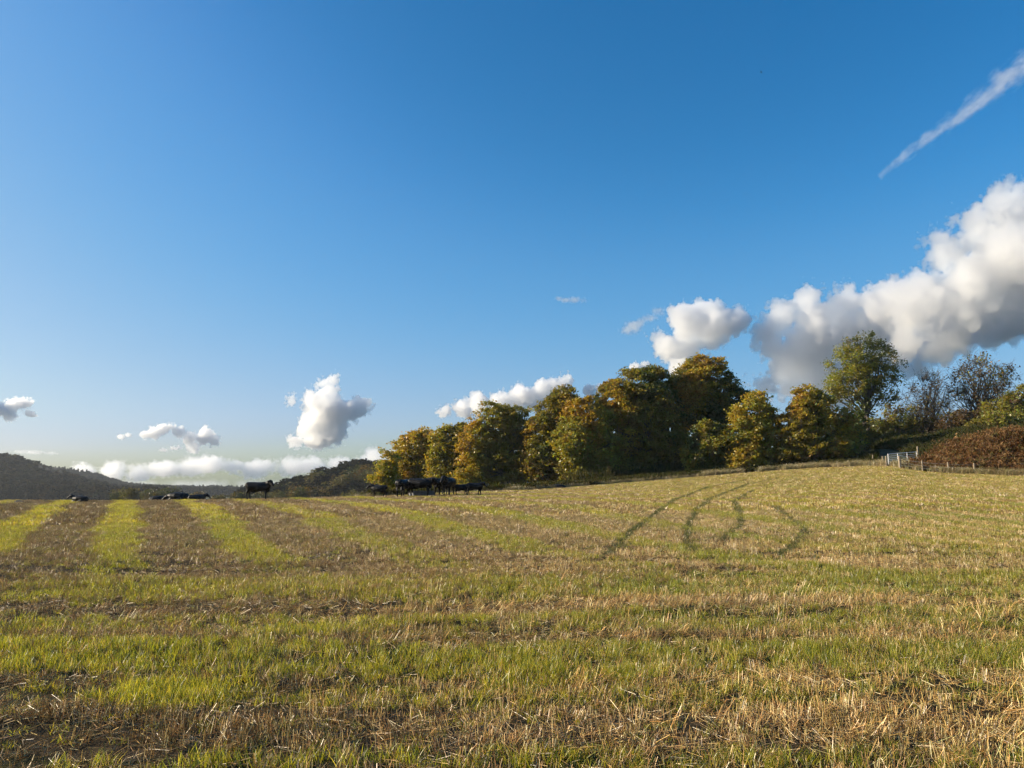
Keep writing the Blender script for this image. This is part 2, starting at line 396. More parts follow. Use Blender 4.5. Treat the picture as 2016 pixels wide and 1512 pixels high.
def scatter(name, kind_label, pts, rotz, scale, idx, tint, protos, tilt=None):
    """one object: protos placed on the points with geometry nodes"""
    pc = bpy.data.collections.new(name + '_protos')
    for i, me_ in enumerate(protos):
        o = bpy.data.objects.new('%s_proto.%03d' % (name, i), me_); pc.objects.link(o)
    me = bpy.data.meshes.new(name); n = len(pts)
    me.vertices.add(n); me.vertices.foreach_set('co', np.ascontiguousarray(pts, np.float32).ravel())
    rot = np.zeros((n, 3)); rot[:, 2] = rotz
    if tilt is not None: rot[:, :2] = tilt
    for nm, ty, key, arr in (('rot', 'FLOAT_VECTOR', 'vector', rot), ('scl', 'FLOAT_VECTOR', 'vector', scale)):
        a = me.attributes.new(nm, ty, 'POINT'); a.data.foreach_set(key, np.ascontiguousarray(arr, np.float32).ravel())
    a = me.attributes.new('idx', 'INT', 'POINT'); a.data.foreach_set('value', np.ascontiguousarray(idx, np.int32))
    a = me.attributes.new('tint', 'FLOAT_COLOR', 'POINT')
    a.data.foreach_set('color', np.concatenate([tint, np.ones((n, 1))], 1).astype(np.float32).ravel())
    o = mesh_obj(name, me)
    g = bpy.data.node_groups.new(name + '_nodes', 'GeometryNodeTree')
    g.interface.new_socket('Geometry', in_out='INPUT', socket_type='NodeSocketGeometry')
    g.interface.new_socket('Geometry', in_out='OUTPUT', socket_type='NodeSocketGeometry')
    nd, lk = g.nodes, g.links
    gi = nd.new('NodeGroupInput'); go = nd.new('NodeGroupOutput')
    ci = nd.new('GeometryNodeCollectionInfo'); ci.inputs['Collection'].default_value = pc
    ci.inputs['Separate Children'].default_value = True; ci.inputs['Reset Children'].default_value = True
    ip = nd.new('GeometryNodeInstanceOnPoints'); ip.inputs['Pick Instance'].default_value = True
    def na(nm, ty):
        q = nd.new('GeometryNodeInputNamedAttribute'); q.data_type = ty; q.inputs['Name'].default_value = nm
        return [s for s in q.outputs if s.enabled and s.name == 'Attribute'][0]
    lk.new(gi.outputs[0], ip.inputs['Points']); lk.new(ci.outputs[0], ip.inputs['Instance'])
    lk.new(na('idx', 'INT'), ip.inputs['Instance Index']); lk.new(na('rot', 'FLOAT_VECTOR'), ip.inputs['Rotation'])
    lk.new(na('scl', 'FLOAT_VECTOR'), ip.inputs['Scale']); lk.new(ip.outputs[0], go.inputs[0])
    md = o.modifiers.new('scatter', 'NODES'); md.node_group = g
    tag(o, kind_label[0], kind_label[1], kind='stuff')
    return o

GREENS = [(.35, .34, .045), (.41, .37, .055), (.46, .38, .075), (.27, .29, .04)]
STRAWS = [(.42, .28, .13), (.54, .40, .21), (.33, .20, .09), (.66, .55, .36), (.22, .13, .06), (.14, .085, .045)]
TAN = [(.42, .31, .14), (.36, .27, .12), (.48, .36, .18), (.30, .26, .10)]
r0 = np.random.default_rng(3)
P_GR = [grass_proto('grass_tuft', 26, .065, .085, .0043, r0, GREENS + [(.12, .16, .025)], M_GRASS) for _ in range(6)]
P_GR2 = [grass_proto('grass_tuft_wide', 34, .20, .105, .013, r0, GREENS, M_GRASS, segs=2) for _ in range(5)]
P_ST = [stalk_proto('stubble_tuft', 15, .07, .10, .0016, r0, STRAWS, M_STRAW) for _ in range(6)]
P_LN = [stalk_proto('leaning_straw', 20, .13, .125, .0016, r0, STRAWS, M_STRAW, .3, .3, dirn=.3) for _ in range(4)]
P_LT = [stalk_proto('straw_litter', 30, .2, .10, .0014, r0, STRAWS, M_STRAW, .25, .95) for _ in range(4)]
P_ST2 = [stalk_proto('stubble_tuft_wide', 26, .20, .12, .005, r0, STRAWS, M_STRAW, .2, .12) for _ in range(5)]

AZ0, AZ1 = R(-41), R(41)
def sector(n, d0, d1, r):
    a = AZ0 + (AZ1 - AZ0) * r.random(n); d = np.sqrt(d0 * d0 + (d1 * d1 - d0 * d0) * r.random(n))
    return np.sin(a) * d, np.cos(a) * d
def area(d0, d1): return (AZ1 - AZ0) / 2 * (d1 * d1 - d0 * d0)
def cover(dens, d0, d1, prob, r, edge=True):
    n = int(area(d0, d1) * dens)
    x, y = sector(n, d0, d1, r)
    p = prob(x, y)
    if edge: p = p * ((np.hypot(x, y) - edge_d(x, y)) < .6)
    k = r.random(n) < p
    return x[k], y[k]
def tone(x, y, s):  # gentle wear of colour over the field
    v = .75 + .5 * fbm(x * .5, y * .5, s)
    return v[:, None]
def brown(x, y):
    """dead straw runs from rust brown (left, lodged) to pale tan (right)"""
    k = np.clip(sstep(-12, 14, x + .2 * y - 4) + .5 * (fbm(x * .16, y * .16, 51) - .5), 0, 1)[:, None]
    g = np.clip(2.2 * (fbm(x * .3, y * .3, 61) - .42), 0, 1)[:, None]
    base = (1 - k) * np.array([1.14, 1.06, .70]) + k * np.array([1.28, 1.26, .82])
    return base * (1 - .4 * g) + .4 * g * np.array([1.1, 1.06, .98])
def greentint(x, y):
    k = fbm(x * .35, y * .35, 71)[:, None]; q = sstep(-5, 25, x)[:, None]
    return ((1 - k) * np.array([.85, .95, .8]) + k * np.array([1.35, 1.2, 1.0])) * (1 - .25 * q * np.array([.4, .4, .1]))
def clear(x, y): return (1 - .93 * track_mask(x, y)) * (1 - .72 * shade_streak(x, y))
def lay(name, lab, parts):
    """parts: (x, y, protos offset, count, scale xy, scale z, tint, tilt)"""
    X, Y, S, I, T, TL = [], [], [], [], [], []
    protos = []
    for x, y, pr, sxy, sz, tint, tl in parts:
        n = len(x); X.append(x); Y.append(y)
        S.append(np.stack([sxy, sxy, sz], 1)); I.append(len(protos) + rng.integers(0, len(pr), n)); T.append(tint)
        TL.append(np.zeros((n, 2)) if tl is None else tl); protos += pr
    x = np.concatenate(X); y = np.concatenate(Y)
    pts = np.stack([x, y, height(x, y)], 1)
    keep_rot = rng.random(len(x)) * 2 * math.pi
    ln = np.concatenate([np.full(len(q[0]), q[2] is P_LN) for q in parts]); keep_rot[ln] = rng.normal(0, .5, ln.sum())
    return scatter(name, lab, pts, keep_rot, np.concatenate(S), np.concatenate(I), np.concatenate(T), protos, np.concatenate(TL))
rr_ = lambda n, a, b: a + (b - a) * rng.random(n)
gp, sp = [], []
for dens, d0, d1, pr in ((125, 2.2, 15, P_GR), (72, 15, 33, P_GR), (16, 33, 100, P_GR2)):
    x, y = cover(dens, d0, d1, lambda x, y: np.clip(.15 + .09 * sstep(12, 25, y) + .82 * green(x, y), 0, 1) * (1 - .75 * track_mask(x, y)) * (1 - .6 * shade_streak(x, y)), rng)
    g = green(x, y); n = len(x); hh = .45 + .75 * g + .25 * fbm(x * 1.2, y * 1.2, 33)
    gp.append((x, y, pr, rr_(n, .8, 1.25), hh * rr_(n, .8, 1.2), greentint(x, y) * rr_(n, .8, 1.2)[:, None], rng.normal(0, .12, (n, 2))))
x, y = cover(260, 2.5, 9, lambda x, y: sum(s * (1 - sstep(r * .2, r, np.hypot((x - a) * .7, y - b))) for a, b, r, s in PATCH), rng)
n = len(x); gp.append((x, y, P_GR, rr_(n, .9, 1.3), rr_(n, 1.0, 1.7), greentint(x, y) * 1.1, rng.normal(0, .2, (n, 2))))
for dens, d0, d1, pr in ((150, 15, 33, P_GR), (110, 33, 100, P_GR2)):     # green growth in the wheel ruts, darkened in colour to include the rut shadow
    x, y = cover(dens, d0, d1, track_mask, rng); n = len(x)
    gp.append((x, y, pr, rr_(n, .6, .9) * (.4 if pr is P_GR2 else .8), rr_(n, .75, 1.1) * (1.35 if pr is P_GR2 else 1), np.array([.32, .35, .42]) * rr_(n, .7, 1.2)[:, None], rng.normal(0, .15, (n, 2))))
lay('grass', ('young green grass growing in strips between the straw stubble', 'grass'), gp)
for dens, d0, d1, pr, h0 in ((115, 2.2, 15, P_ST, 1.0), (80, 15, 33, P_ST, 1.0), (17, 33, 100, P_ST2, 1.0)):
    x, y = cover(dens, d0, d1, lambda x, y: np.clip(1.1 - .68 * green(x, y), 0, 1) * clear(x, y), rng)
    n = len(x)
    sp.append((x, y, pr, rr_(n, .8, 1.25), h0 * rr_(n, .6, 1.15) * (.7 + .6 * fbm(x * .8, y * .8, 91)), brown(x, y) * tone(x, y, 95), rng.normal(0, .16, (n, 2))))
x, y = cover(62, 2.2, 13, lambda x, y: np.clip(1.5 * (fbm(x * .8, y * .8, 101) - .38), 0, 1) * (1 - .6 * green(x, y)), rng)
n = len(x); sp.append((x, y, P_LN, rr_(n, .8, 1.2), rr_(n, .8, 1.4), brown(x, y) * 1.25 * tone(x, y, 105), rng.normal(0, .2, (n, 2))))
x, y = cover(55, 2.2, 16, lambda x, y: np.clip(.35 + 1.2 * (fbm(x * .7, y * .7, 111) - .4), 0, 1) * (1 - .7 * green(x, y)), rng)
n = len(x); sp.append((x, y, P_LT, rr_(n, .8, 1.2), rr_(n, .8, 1.2), brown(x, y) * 1.05 * tone(x, y, 115), None))
lay('stubble', ('cut straw stubble and loose broken stalks covering the field', 'stubble'), sp)

# rough margin: tall pale grass along the far edge of the field, weeds under the trees, bracken on the bank
P_TALL = [grass_proto('tall_grass', 46, .26, .62, .016, r0, TAN, M_STRAW, .28) for _ in range(4)]
P_WEED = [grass_proto('weed_clump', 60, .4, .55, .07, r0, [(.035, .05, .015), (.05, .06, .018), (.08, .08, .025), (.10, .08, .035)], M_BRACKEN, .6) for _ in range(4)]
def frond_proto(name, r, cols):
    b = Bag()
    for _ in range(20):
        th = r.random() * 2 * math.pi; d = np.array([math.cos(th), math.sin(th), 0]); s = np.array([-d[1], d[0], 0]); L = .75 + .5 * r.random()
        base = np.array([r.normal() * .22, r.normal() * .22, -.05]); c = cols[r.integers(len(cols))]
        pts = [base + d * L * (.2 * t + .65 * t ** 2.2) + np.array([0, 0, L * (1.1 * t - .55 * t ** 2.6)]) for t in np.linspace(0, 1, 7)]
        V, Fc = ribbon(pts, np.linspace(.02, .006, 7), s); b.add(V, Fc, jit(c, .4, r))
        for k in range(2, 7):
            for sg in (-1, 1):
                for q in range(2):
                    w = .26 * (1 - (k - 2) / 6.5) * (.6 + .6 * r.random()); p = pts[k] + r.normal(0, .02, 3)
                    tip = p + s * sg * w + d * .06 + np.array([0, 0, r.normal() * .1 - .05])
                    V, Fc = ribbon([p, (p + tip) / 2 + np.array([0, 0, .03]), tip], [.05, .07, .01], d + r.normal(0, .4, 3))
                    b.add(V, Fc, jit(c, .6, r))
    return b.mesh(name, M_BRACKEN)
P_BR = [frond_proto('bracken_frond', r0, [(.17, .095, .04), (.22, .135, .06), (.11, .062, .028), (.25, .165, .08), (.12, .11, .04)]) for _ in range(5)]
def strip(px0, px1, n, e0, e1):
    """points in a band e0..e1 metres beyond the field edge between two photograph columns"""
    a = np.array([az_of_px(px0 + (px1 - px0) * t) for t in rng.random(n)])
    d = np.interp(a, E_az, E_d) + e0 + (e1 - e0) * rng.random(n)
    return np.sin(a) * d, np.cos(a) * d
def gate_gap(x, y):
    px, _ = pixel(x, y, height(x, y)); return (px > 1712) & (px < 1752)
tp = []
for a, b, n, e0, e1, h0, h1 in ((1380, 1735, 2300, -.4, 2.6, .5, 1.25), (1000, 1400, 1100, .1, 2.0, .35, .9), (700, 1000, 160, .4, 2.0, .3, .6), (1752, 2250, 2600, -.3, 1.3, .6, 1.25), (1765, 2250, 800, 1.3, 5, .7, 1.3)):
    x, y = strip(a, b, n, e0, e1); k = fbm(x * .5, y * .5, 121) > .36; x, y = x[k], y[k]; n = len(x)
    tp.append((x, y, P_TALL, rr_(n, .7, 1.2), rr_(n, h0, h1), rr_(n, .65, 1.15)[:, None] * np.array([1, 1, 1]) * (1 - .35 * (rng.random(n) < .35)[:, None] * np.array([1, .6, 1])), rng.normal(0, .18, (n, 2))))
lay('tall_grass', ('tall pale dead grass along the far edge of the field', 'tall grass'), tp)
wp = []
for a, b, n, e0, e1 in ((1020, 1720, 2600, 1.2, 9), (720, 1020, 500, 1.5, 8), (1780, 2250, 1500, 10, 26), (1500, 1790, 1500, 14, 30), (1120, 1480, 900, 9, 18)):
    x, y = strip(a, b, n, e0, e1); n = len(x)
    wp.append((x, y, P_WEED, rr_(n, .8, 1.5), rr_(n, .6, 1.6) * (2.6 if e1 == 18 else 1), rr_(n, .7, 1.3)[:, None] * np.array([1, 1, 1]), rng.normal(0, .15, (n, 2))))
lay('undergrowth', ('low dark green weeds and brambles under the trees', 'undergrowth'), wp)
x, y = strip(1772, 2300, 2600, 1.0, 12.5)
px_, py_ = pixel(x, y, height(x, y))
k = (np.hypot(x, y) - edge_d(x, y) < 1.5 + 11 * sstep(1765, 1900, px_)) & (fbm(x * .4, y * .4, 131) > .28)
x, y = x[k], y[k]; n = len(x)
lay('bracken', ('rust brown dead bracken covering the bank behind the fence', 'bracken'),
    [(x, y, P_BR, rr_(n, .7, 1.4), rr_(n, .6, 1.2) * (.35 + .65 * sstep(1775, 1880, px_[k])) * (.55 + 1.5 * fbm(x * .45, y * .45, 133) ** 1.5), (.45 + 1.1 * fbm(x * .6, y * .6, 135) + rng.normal(0, .15, n)).clip(.3, 1.8)[:, None] * np.array([1.15, 1.1, 1.1]), rng.normal(0, .25, (n, 2)))])
# ------------------------------------------------------------------ trees
def tube(b, P, r, sides=5):
    P = np.asarray(P, float); k = len(P)
    T = np.gradient(P, axis=0); T /= np.linalg.norm(T, axis=1)[:, None] + 1e-9
    up = np.array([.31, .77, .2]); A = np.cross(T, up); A /= np.linalg.norm(A, axis=1)[:, None] + 1e-9; B = np.cross(T, A)
    g = np.linspace(0, 2 * math.pi, sides, endpoint=False)
    V = (P[:, None] + np.asarray(r)[:, None, None] * (np.cos(g)[None, :, None] * A[:, None] + np.sin(g)[None, :, None] * B[:, None])).reshape(-1, 3)
    Fc = [(i * sides + j, i * sides + (j + 1) % sides, (i + 1) * sides + (j + 1) % sides, (i + 1) * sides + j) for i in range(k - 1) for j in range(sides)]
    b.V.append(V); b.F += [tuple(q + b.n for q in f) for f in Fc]; b.n += len(V)
def limb(p0, p1, r, sag=.12, n=7, wob=.05):
    p0 = np.array(p0); p1 = np.array(p1); L = np.linalg.norm(p1 - p0)
    t = np.linspace(0, 1, n)[:, None]
    mid = (p0 + p1) / 2 + np.array([0, 0, L * sag]) + r.normal(0, L * .06, 3)
    P = (1 - t) ** 2 * p0 + 2 * t * (1 - t) * mid + t ** 2 * p1
    return P + r.normal(0, L * wob, P.shape) * np.sin(t * math.pi) * .5
def leaves_mesh(name, cen, size, r, colfn, mat, flat=.35, elong=1.7):
    """one rhombic leaf (or small spray) per centre; colfn(cen) gives its own colour"""
    n = len(cen)
    nrm = r.normal(0, 1, (n, 3)); nrm[:, 2] = np.abs(nrm[:, 2]) + flat; nrm /= np.linalg.norm(nrm, axis=1)[:, None]
    a = np.cross(nrm, r.normal(0, 1, (n, 3))); a /= np.linalg.norm(a, axis=1)[:, None]; b = np.cross(nrm, a)
    s = size * (.6 + .8 * r.random(n))[:, None]
    V = np.stack([cen - a * s * .5 * elong, cen + b * s * .5, cen + a * s * .5 * elong, cen - b * s * .5], 1).reshape(-1, 3)
    return np_mesh(name, V, np.arange(4 * n).reshape(n, 4), mat, colfn(cen, r))
OLIVE, DGREEN, YEL, ORA, BRN, LGRN = map(np.array, [(.235, .205, .03), (.105, .13, .028), (.40, .31, .036), (.38, .245, .034), (.22, .15, .045), (.29, .29, .045)])
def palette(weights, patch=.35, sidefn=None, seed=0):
    """leaf colours in patches: list of (colour, weight); sidefn shifts leaves along the list by where they sit in the crown"""
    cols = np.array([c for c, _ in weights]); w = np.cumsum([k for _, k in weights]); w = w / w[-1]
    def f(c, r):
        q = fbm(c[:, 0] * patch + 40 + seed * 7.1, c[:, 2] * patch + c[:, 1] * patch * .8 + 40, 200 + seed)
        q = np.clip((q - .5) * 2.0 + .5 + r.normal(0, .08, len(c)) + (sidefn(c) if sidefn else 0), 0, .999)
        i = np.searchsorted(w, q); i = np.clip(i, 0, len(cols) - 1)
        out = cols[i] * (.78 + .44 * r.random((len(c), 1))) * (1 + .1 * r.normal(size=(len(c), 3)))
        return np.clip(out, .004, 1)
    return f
def make_tree(name, base, lobes, label, seed, colfn, group='trees along the field edge', cat='tree', ncl=240, per=75, size=.2, clr=.66, cflat=.46,
              trunk_r=.32, fork=.3, nlimb=26, density=1.0, mat=None, lean=(0, 0), twigs=0, stems=1, cls_shell=.42, bark=None, limb_r=.4):
    """base (x,y); lobes: (px, py, rx px, ry px, depth offset m) of the crown as seen, in pixels at the tree's depth"""
    r = np.random.default_rng(seed)
    grow = 1.16 if name in ('beech_tree', 'bush', 'small_tree') else 1.05
    if name == 'beech_tree' or name == 'bush': ncl = int(ncl * 2.0); nlimb = int(nlimb * 1.2)
    x0, y0 = base; z0 = hz(x0, y0) - .05; Y = y0
    k = Y / F * 1.0
    Ls = []
    for px, py, rx, ry, dy in lobes:
        c = at(px, py, Y); Ls.append((c[0] - x0, dy, c[2] - z0, rx * k * grow, (rx * k) * .85, ry * k * min(grow, 1.06)))
    vol = np.array([l[3] * l[4] * l[5] for l in Ls]) ** .72; vol /= vol.sum()
    pick = r.choice(len(Ls), ncl, p=vol); Lsa = np.array(Ls)[pick]
    u = r.normal(0, 1, (ncl, 3)); u /= np.linalg.norm(u, axis=1)[:, None]
    rad = np.where(r.random(ncl) < cls_shell, .78 + .26 * r.random(ncl), (.1 + .85 * r.random(ncl)) ** .6)
    cl = Lsa[:, :3] + u * rad[:, None] * Lsa[:, 3:6] * np.array([.93, .93, .93])
    cl = cl[cl[:, 2] > .25]
    if len(cl) < 12: cl = np.stack([r.normal(0, 1.5, 40), r.normal(0, 1, 40), .5 + 1.2 * r.random(40)], 1)
    H = cl[:, 2].max()
    # skeleton
    wood = Bag()
    top = np.array([lean[0], lean[1], H * .8])
    tips = []
    trunks = []
    for s in range(stems):
        off = np.array([r.normal() * .3 * (stems > 1), r.normal() * .3 * (stems > 1), 0])
        tt = top * np.array([1, 1, 1]) + off * H * .5 * (stems > 1)
        P = limb(off, tt, r, .02, 9, .03); P[0] = off
        rad_ = trunk_r / math.sqrt(stems) * np.linspace(1, .12, 9) ** .9; rad_[0] *= 1.35
        tube(wood, P, rad_, 7); trunks.append(P)
    order = r.permutation(len(cl))[:nlimb]
    nodes = []
    for i in order:
        P0 = trunks[r.integers(len(trunks))]
        zf = np.clip(cl[i][2] / H * .8 - .12 - .25 * np.hypot(*cl[i][:2]) / max(H, 1), fork, .93) * H * .8
        j = int(np.clip(np.searchsorted(P0[:, 2], zf), 1, len(P0) - 1))
        f = (zf - P0[j - 1][2]) / max(1e-3, P0[j][2] - P0[j - 1][2]); st = P0[j - 1] + np.clip(f, 0, 1) * (P0[j] - P0[j - 1])
        P = limb(st, cl[i] * np.array([.97, .97, .97]), r, .1, 7, .05)
        tube(wood, P, np.linspace(trunk_r * limb_r * (1 - .55 * zf / H), .02, 7), 5)
        nodes += list(P[2:])
    nodes = np.array(nodes)
    for c in cl:
        j = np.argmin(((nodes - c) ** 2).sum(1)); 
        P = limb(nodes[j], c, r, .05, 4, .05); tube(wood, P, np.linspace(.035, .01, 4), 3)
        for _ in range(twigs):
            e = c + r.normal(0, clr * .75, 3) + np.array([0, 0, clr * .35]); tube(wood, limb(P[r.integers(1, 4)], e, r, .05, 4, .06), [.022, .016, .012, .008], 3)
    root = empty(name, (x0, y0, z0)); tag(root, label, cat, group)
    wm = np_mesh('trunk', np.concatenate(wood.V), np.array(wood.F), bark or M_BARK, smooth=True)
    mesh_obj('trunk', wm, root)
    # leaves: flattened sprays round each cluster
    cnt = np.maximum(1, r.poisson(per * density * (.5 + r.random(len(cl))))); cen = np.repeat(cl, cnt, 0); m = len(cen)
    rc = np.repeat(clr * (.6 + .7 * r.random(len(cl))), cnt)
    v = r.normal(0, .55, (m, 3)); v[:, 2] *= cflat
    tiltx = np.repeat(r.normal(0, .25, len(cl)), cnt); v[:, 2] -= .12 * np.hypot(v[:, 0], v[:, 1]) + v[:, 0] * tiltx
    cen = cen + v * rc[:, None]
    cen = cen[cen[:, 2] > .15]
    mesh_obj('crown', leaves_mesh('crown', cen, size, r, colfn, mat or M_LEAF), root)
    return root
EDGE_L = 'trees along the field edge'
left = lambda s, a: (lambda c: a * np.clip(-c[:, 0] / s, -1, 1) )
# (name, px, Y, lobes, label, palette, extra)
def T(name, px, Y, lobes, label, pal, **kw):
    x = at(px, 947, Y)[0]
    return make_tree(name, (x, Y), lobes, label, kw.pop('seed'), pal, **kw)
# autumn colours: palette runs dark -> bright, most crowns shifted brighter towards the left, some also upwards
T('small_tree', 762, 90, [(760, 925, 22, 22, 0), (752, 945, 22, 18, 0), (775, 908, 12, 14, 0), (760, 900, 8, 14, 0), (778, 950, 14, 14, 0)], 'small yellow green tree with bare twig tips at the left end of the tree row', palette([(OLIVE, 2), (YEL, 3), (LGRN, 2)], .5, left(3, .15), 1), seed=11, ncl=70, per=120, size=.16, clr=.6, trunk_r=.12, nlimb=12)
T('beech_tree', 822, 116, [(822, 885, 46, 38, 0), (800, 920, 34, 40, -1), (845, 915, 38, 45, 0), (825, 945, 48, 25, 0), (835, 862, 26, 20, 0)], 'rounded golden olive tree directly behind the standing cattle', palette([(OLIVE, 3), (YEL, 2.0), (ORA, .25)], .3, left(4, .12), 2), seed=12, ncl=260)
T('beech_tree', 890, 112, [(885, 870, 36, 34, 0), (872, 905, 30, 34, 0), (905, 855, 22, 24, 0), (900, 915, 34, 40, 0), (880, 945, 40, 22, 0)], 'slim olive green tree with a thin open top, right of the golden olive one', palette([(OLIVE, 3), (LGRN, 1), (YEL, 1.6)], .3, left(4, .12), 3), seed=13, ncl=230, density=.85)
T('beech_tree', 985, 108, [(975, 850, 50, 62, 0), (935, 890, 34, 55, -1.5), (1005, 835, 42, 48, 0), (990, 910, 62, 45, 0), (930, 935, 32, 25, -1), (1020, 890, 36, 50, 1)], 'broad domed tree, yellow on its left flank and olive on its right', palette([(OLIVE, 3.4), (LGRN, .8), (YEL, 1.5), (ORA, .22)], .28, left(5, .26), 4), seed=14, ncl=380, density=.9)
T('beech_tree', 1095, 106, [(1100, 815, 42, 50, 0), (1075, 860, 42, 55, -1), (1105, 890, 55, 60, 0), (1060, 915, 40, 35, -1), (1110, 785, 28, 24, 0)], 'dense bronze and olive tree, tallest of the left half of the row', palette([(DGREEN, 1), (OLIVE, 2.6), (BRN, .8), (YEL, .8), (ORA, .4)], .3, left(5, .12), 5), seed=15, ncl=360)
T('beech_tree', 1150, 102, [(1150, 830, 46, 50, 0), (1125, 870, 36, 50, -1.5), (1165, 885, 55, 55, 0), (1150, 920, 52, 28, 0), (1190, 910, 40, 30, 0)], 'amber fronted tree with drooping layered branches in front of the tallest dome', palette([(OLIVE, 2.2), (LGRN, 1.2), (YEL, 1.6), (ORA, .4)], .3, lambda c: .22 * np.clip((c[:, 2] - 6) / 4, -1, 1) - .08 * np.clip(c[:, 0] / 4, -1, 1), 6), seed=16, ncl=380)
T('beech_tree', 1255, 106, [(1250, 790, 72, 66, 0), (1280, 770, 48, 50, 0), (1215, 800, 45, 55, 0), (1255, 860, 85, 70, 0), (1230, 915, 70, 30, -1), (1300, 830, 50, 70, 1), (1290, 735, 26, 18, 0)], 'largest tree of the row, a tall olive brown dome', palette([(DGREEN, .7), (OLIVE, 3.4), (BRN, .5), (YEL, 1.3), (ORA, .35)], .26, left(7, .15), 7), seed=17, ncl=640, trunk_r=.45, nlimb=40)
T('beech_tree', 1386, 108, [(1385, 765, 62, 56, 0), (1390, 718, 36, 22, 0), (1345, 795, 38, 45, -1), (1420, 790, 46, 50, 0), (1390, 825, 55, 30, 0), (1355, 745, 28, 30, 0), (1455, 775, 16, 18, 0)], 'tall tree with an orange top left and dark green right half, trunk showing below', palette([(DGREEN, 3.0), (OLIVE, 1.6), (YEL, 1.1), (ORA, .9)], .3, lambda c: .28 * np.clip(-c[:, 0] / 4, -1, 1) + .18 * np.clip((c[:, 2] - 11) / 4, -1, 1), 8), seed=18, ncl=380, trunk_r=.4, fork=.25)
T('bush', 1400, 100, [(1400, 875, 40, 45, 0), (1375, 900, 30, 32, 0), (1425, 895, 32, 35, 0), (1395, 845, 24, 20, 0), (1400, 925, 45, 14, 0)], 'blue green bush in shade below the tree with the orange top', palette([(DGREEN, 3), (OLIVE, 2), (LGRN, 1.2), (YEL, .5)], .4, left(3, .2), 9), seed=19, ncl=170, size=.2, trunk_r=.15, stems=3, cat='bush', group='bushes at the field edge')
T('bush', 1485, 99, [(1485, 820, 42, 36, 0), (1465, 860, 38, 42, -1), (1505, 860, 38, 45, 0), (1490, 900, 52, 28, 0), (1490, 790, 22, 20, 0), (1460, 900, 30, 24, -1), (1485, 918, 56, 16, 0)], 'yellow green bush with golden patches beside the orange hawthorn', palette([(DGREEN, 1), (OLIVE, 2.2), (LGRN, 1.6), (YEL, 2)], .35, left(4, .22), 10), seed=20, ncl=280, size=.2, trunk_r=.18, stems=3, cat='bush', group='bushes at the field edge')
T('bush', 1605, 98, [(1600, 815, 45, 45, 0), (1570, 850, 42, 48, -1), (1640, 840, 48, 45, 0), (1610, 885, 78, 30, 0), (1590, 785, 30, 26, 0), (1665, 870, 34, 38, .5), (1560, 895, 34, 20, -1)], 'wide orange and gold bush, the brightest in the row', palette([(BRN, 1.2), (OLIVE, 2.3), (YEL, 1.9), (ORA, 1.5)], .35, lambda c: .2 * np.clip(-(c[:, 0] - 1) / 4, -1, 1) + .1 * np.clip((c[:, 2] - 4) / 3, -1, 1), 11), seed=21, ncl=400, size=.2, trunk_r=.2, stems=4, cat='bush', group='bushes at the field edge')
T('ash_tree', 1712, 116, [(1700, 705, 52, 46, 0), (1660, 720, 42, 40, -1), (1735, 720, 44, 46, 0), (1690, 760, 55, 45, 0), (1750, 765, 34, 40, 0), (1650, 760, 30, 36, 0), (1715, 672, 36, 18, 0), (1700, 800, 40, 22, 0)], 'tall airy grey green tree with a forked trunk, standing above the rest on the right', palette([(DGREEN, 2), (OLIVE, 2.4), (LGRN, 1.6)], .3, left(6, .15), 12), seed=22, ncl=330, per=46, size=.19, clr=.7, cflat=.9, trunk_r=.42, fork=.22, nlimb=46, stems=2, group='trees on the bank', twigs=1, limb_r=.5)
SCR = np.array([.13, .085, .036])
T('hawthorn', 1826, 112, [(1830, 775, 42, 42, 0), (1805, 795, 34, 36, 0), (1850, 790, 36, 40, 0), (1828, 745, 26, 18, 0), (1830, 815, 48, 24, 0)], 'leafless dark twiggy tree left of the brown leaved one', palette([(SCR, 2), (OLIVE, 1)], .4, None, 13), seed=23, ncl=260, per=5, size=.16, clr=.8, cflat=.9, trunk_r=.3, fork=.15, nlimb=50, stems=3, group='trees on the bank', twigs=7)
T('thorn_tree', 1935, 112, [(1935, 745, 56, 46, 0), (1900, 755, 38, 42, 0), (1970, 750, 36, 38, 0), (1935, 790, 60, 40, 0), (1985, 735, 20, 18, 0), (1930, 712, 36, 16, 0)], 'half bare tree with sparse brown leaves near the right edge', palette([(SCR, 3), (OLIVE, 1.4), (ORA, .4)], .4, None, 14), seed=24, ncl=320, per=9, size=.2, clr=.75, cflat=.9, trunk_r=.3, fork=.15, nlimb=60, stems=4, group='trees on the bank', twigs=5)
T('shrub', 1770, 110, [(1768, 820, 36, 30, 0), (1745, 840, 30, 22, 0), (1800, 835, 28, 24, 0)], 'thin twiggy shrub between the airy tree and the leafless one', palette([(SCR, 1), (OLIVE, 2.2), (DGREEN, 1.4)], .4, None, 15), seed=25, ncl=110, per=26, size=.2, clr=.7, cflat=.8, trunk_r=.14, fork=.1, stems=4, nlimb=30, group='shrubs on the bank', cat='shrub', twigs=3)
T('shrub', 1880, 108, [(1885, 835, 50, 26, 0), (1850, 845, 40, 20, 0), (1920, 830, 40, 26, 0)], 'low brown green thicket in front of the brown leaved tree', palette([(SCR, 2), (OLIVE, 2.2), (LGRN, .6)], .4, None, 16), seed=26, ncl=200, per=60, size=.2, clr=.7, cflat=.7, trunk_r=.12, fork=.1, stems=5, nlimb=30, group='shrubs on the bank', cat='shrub', twigs=2)
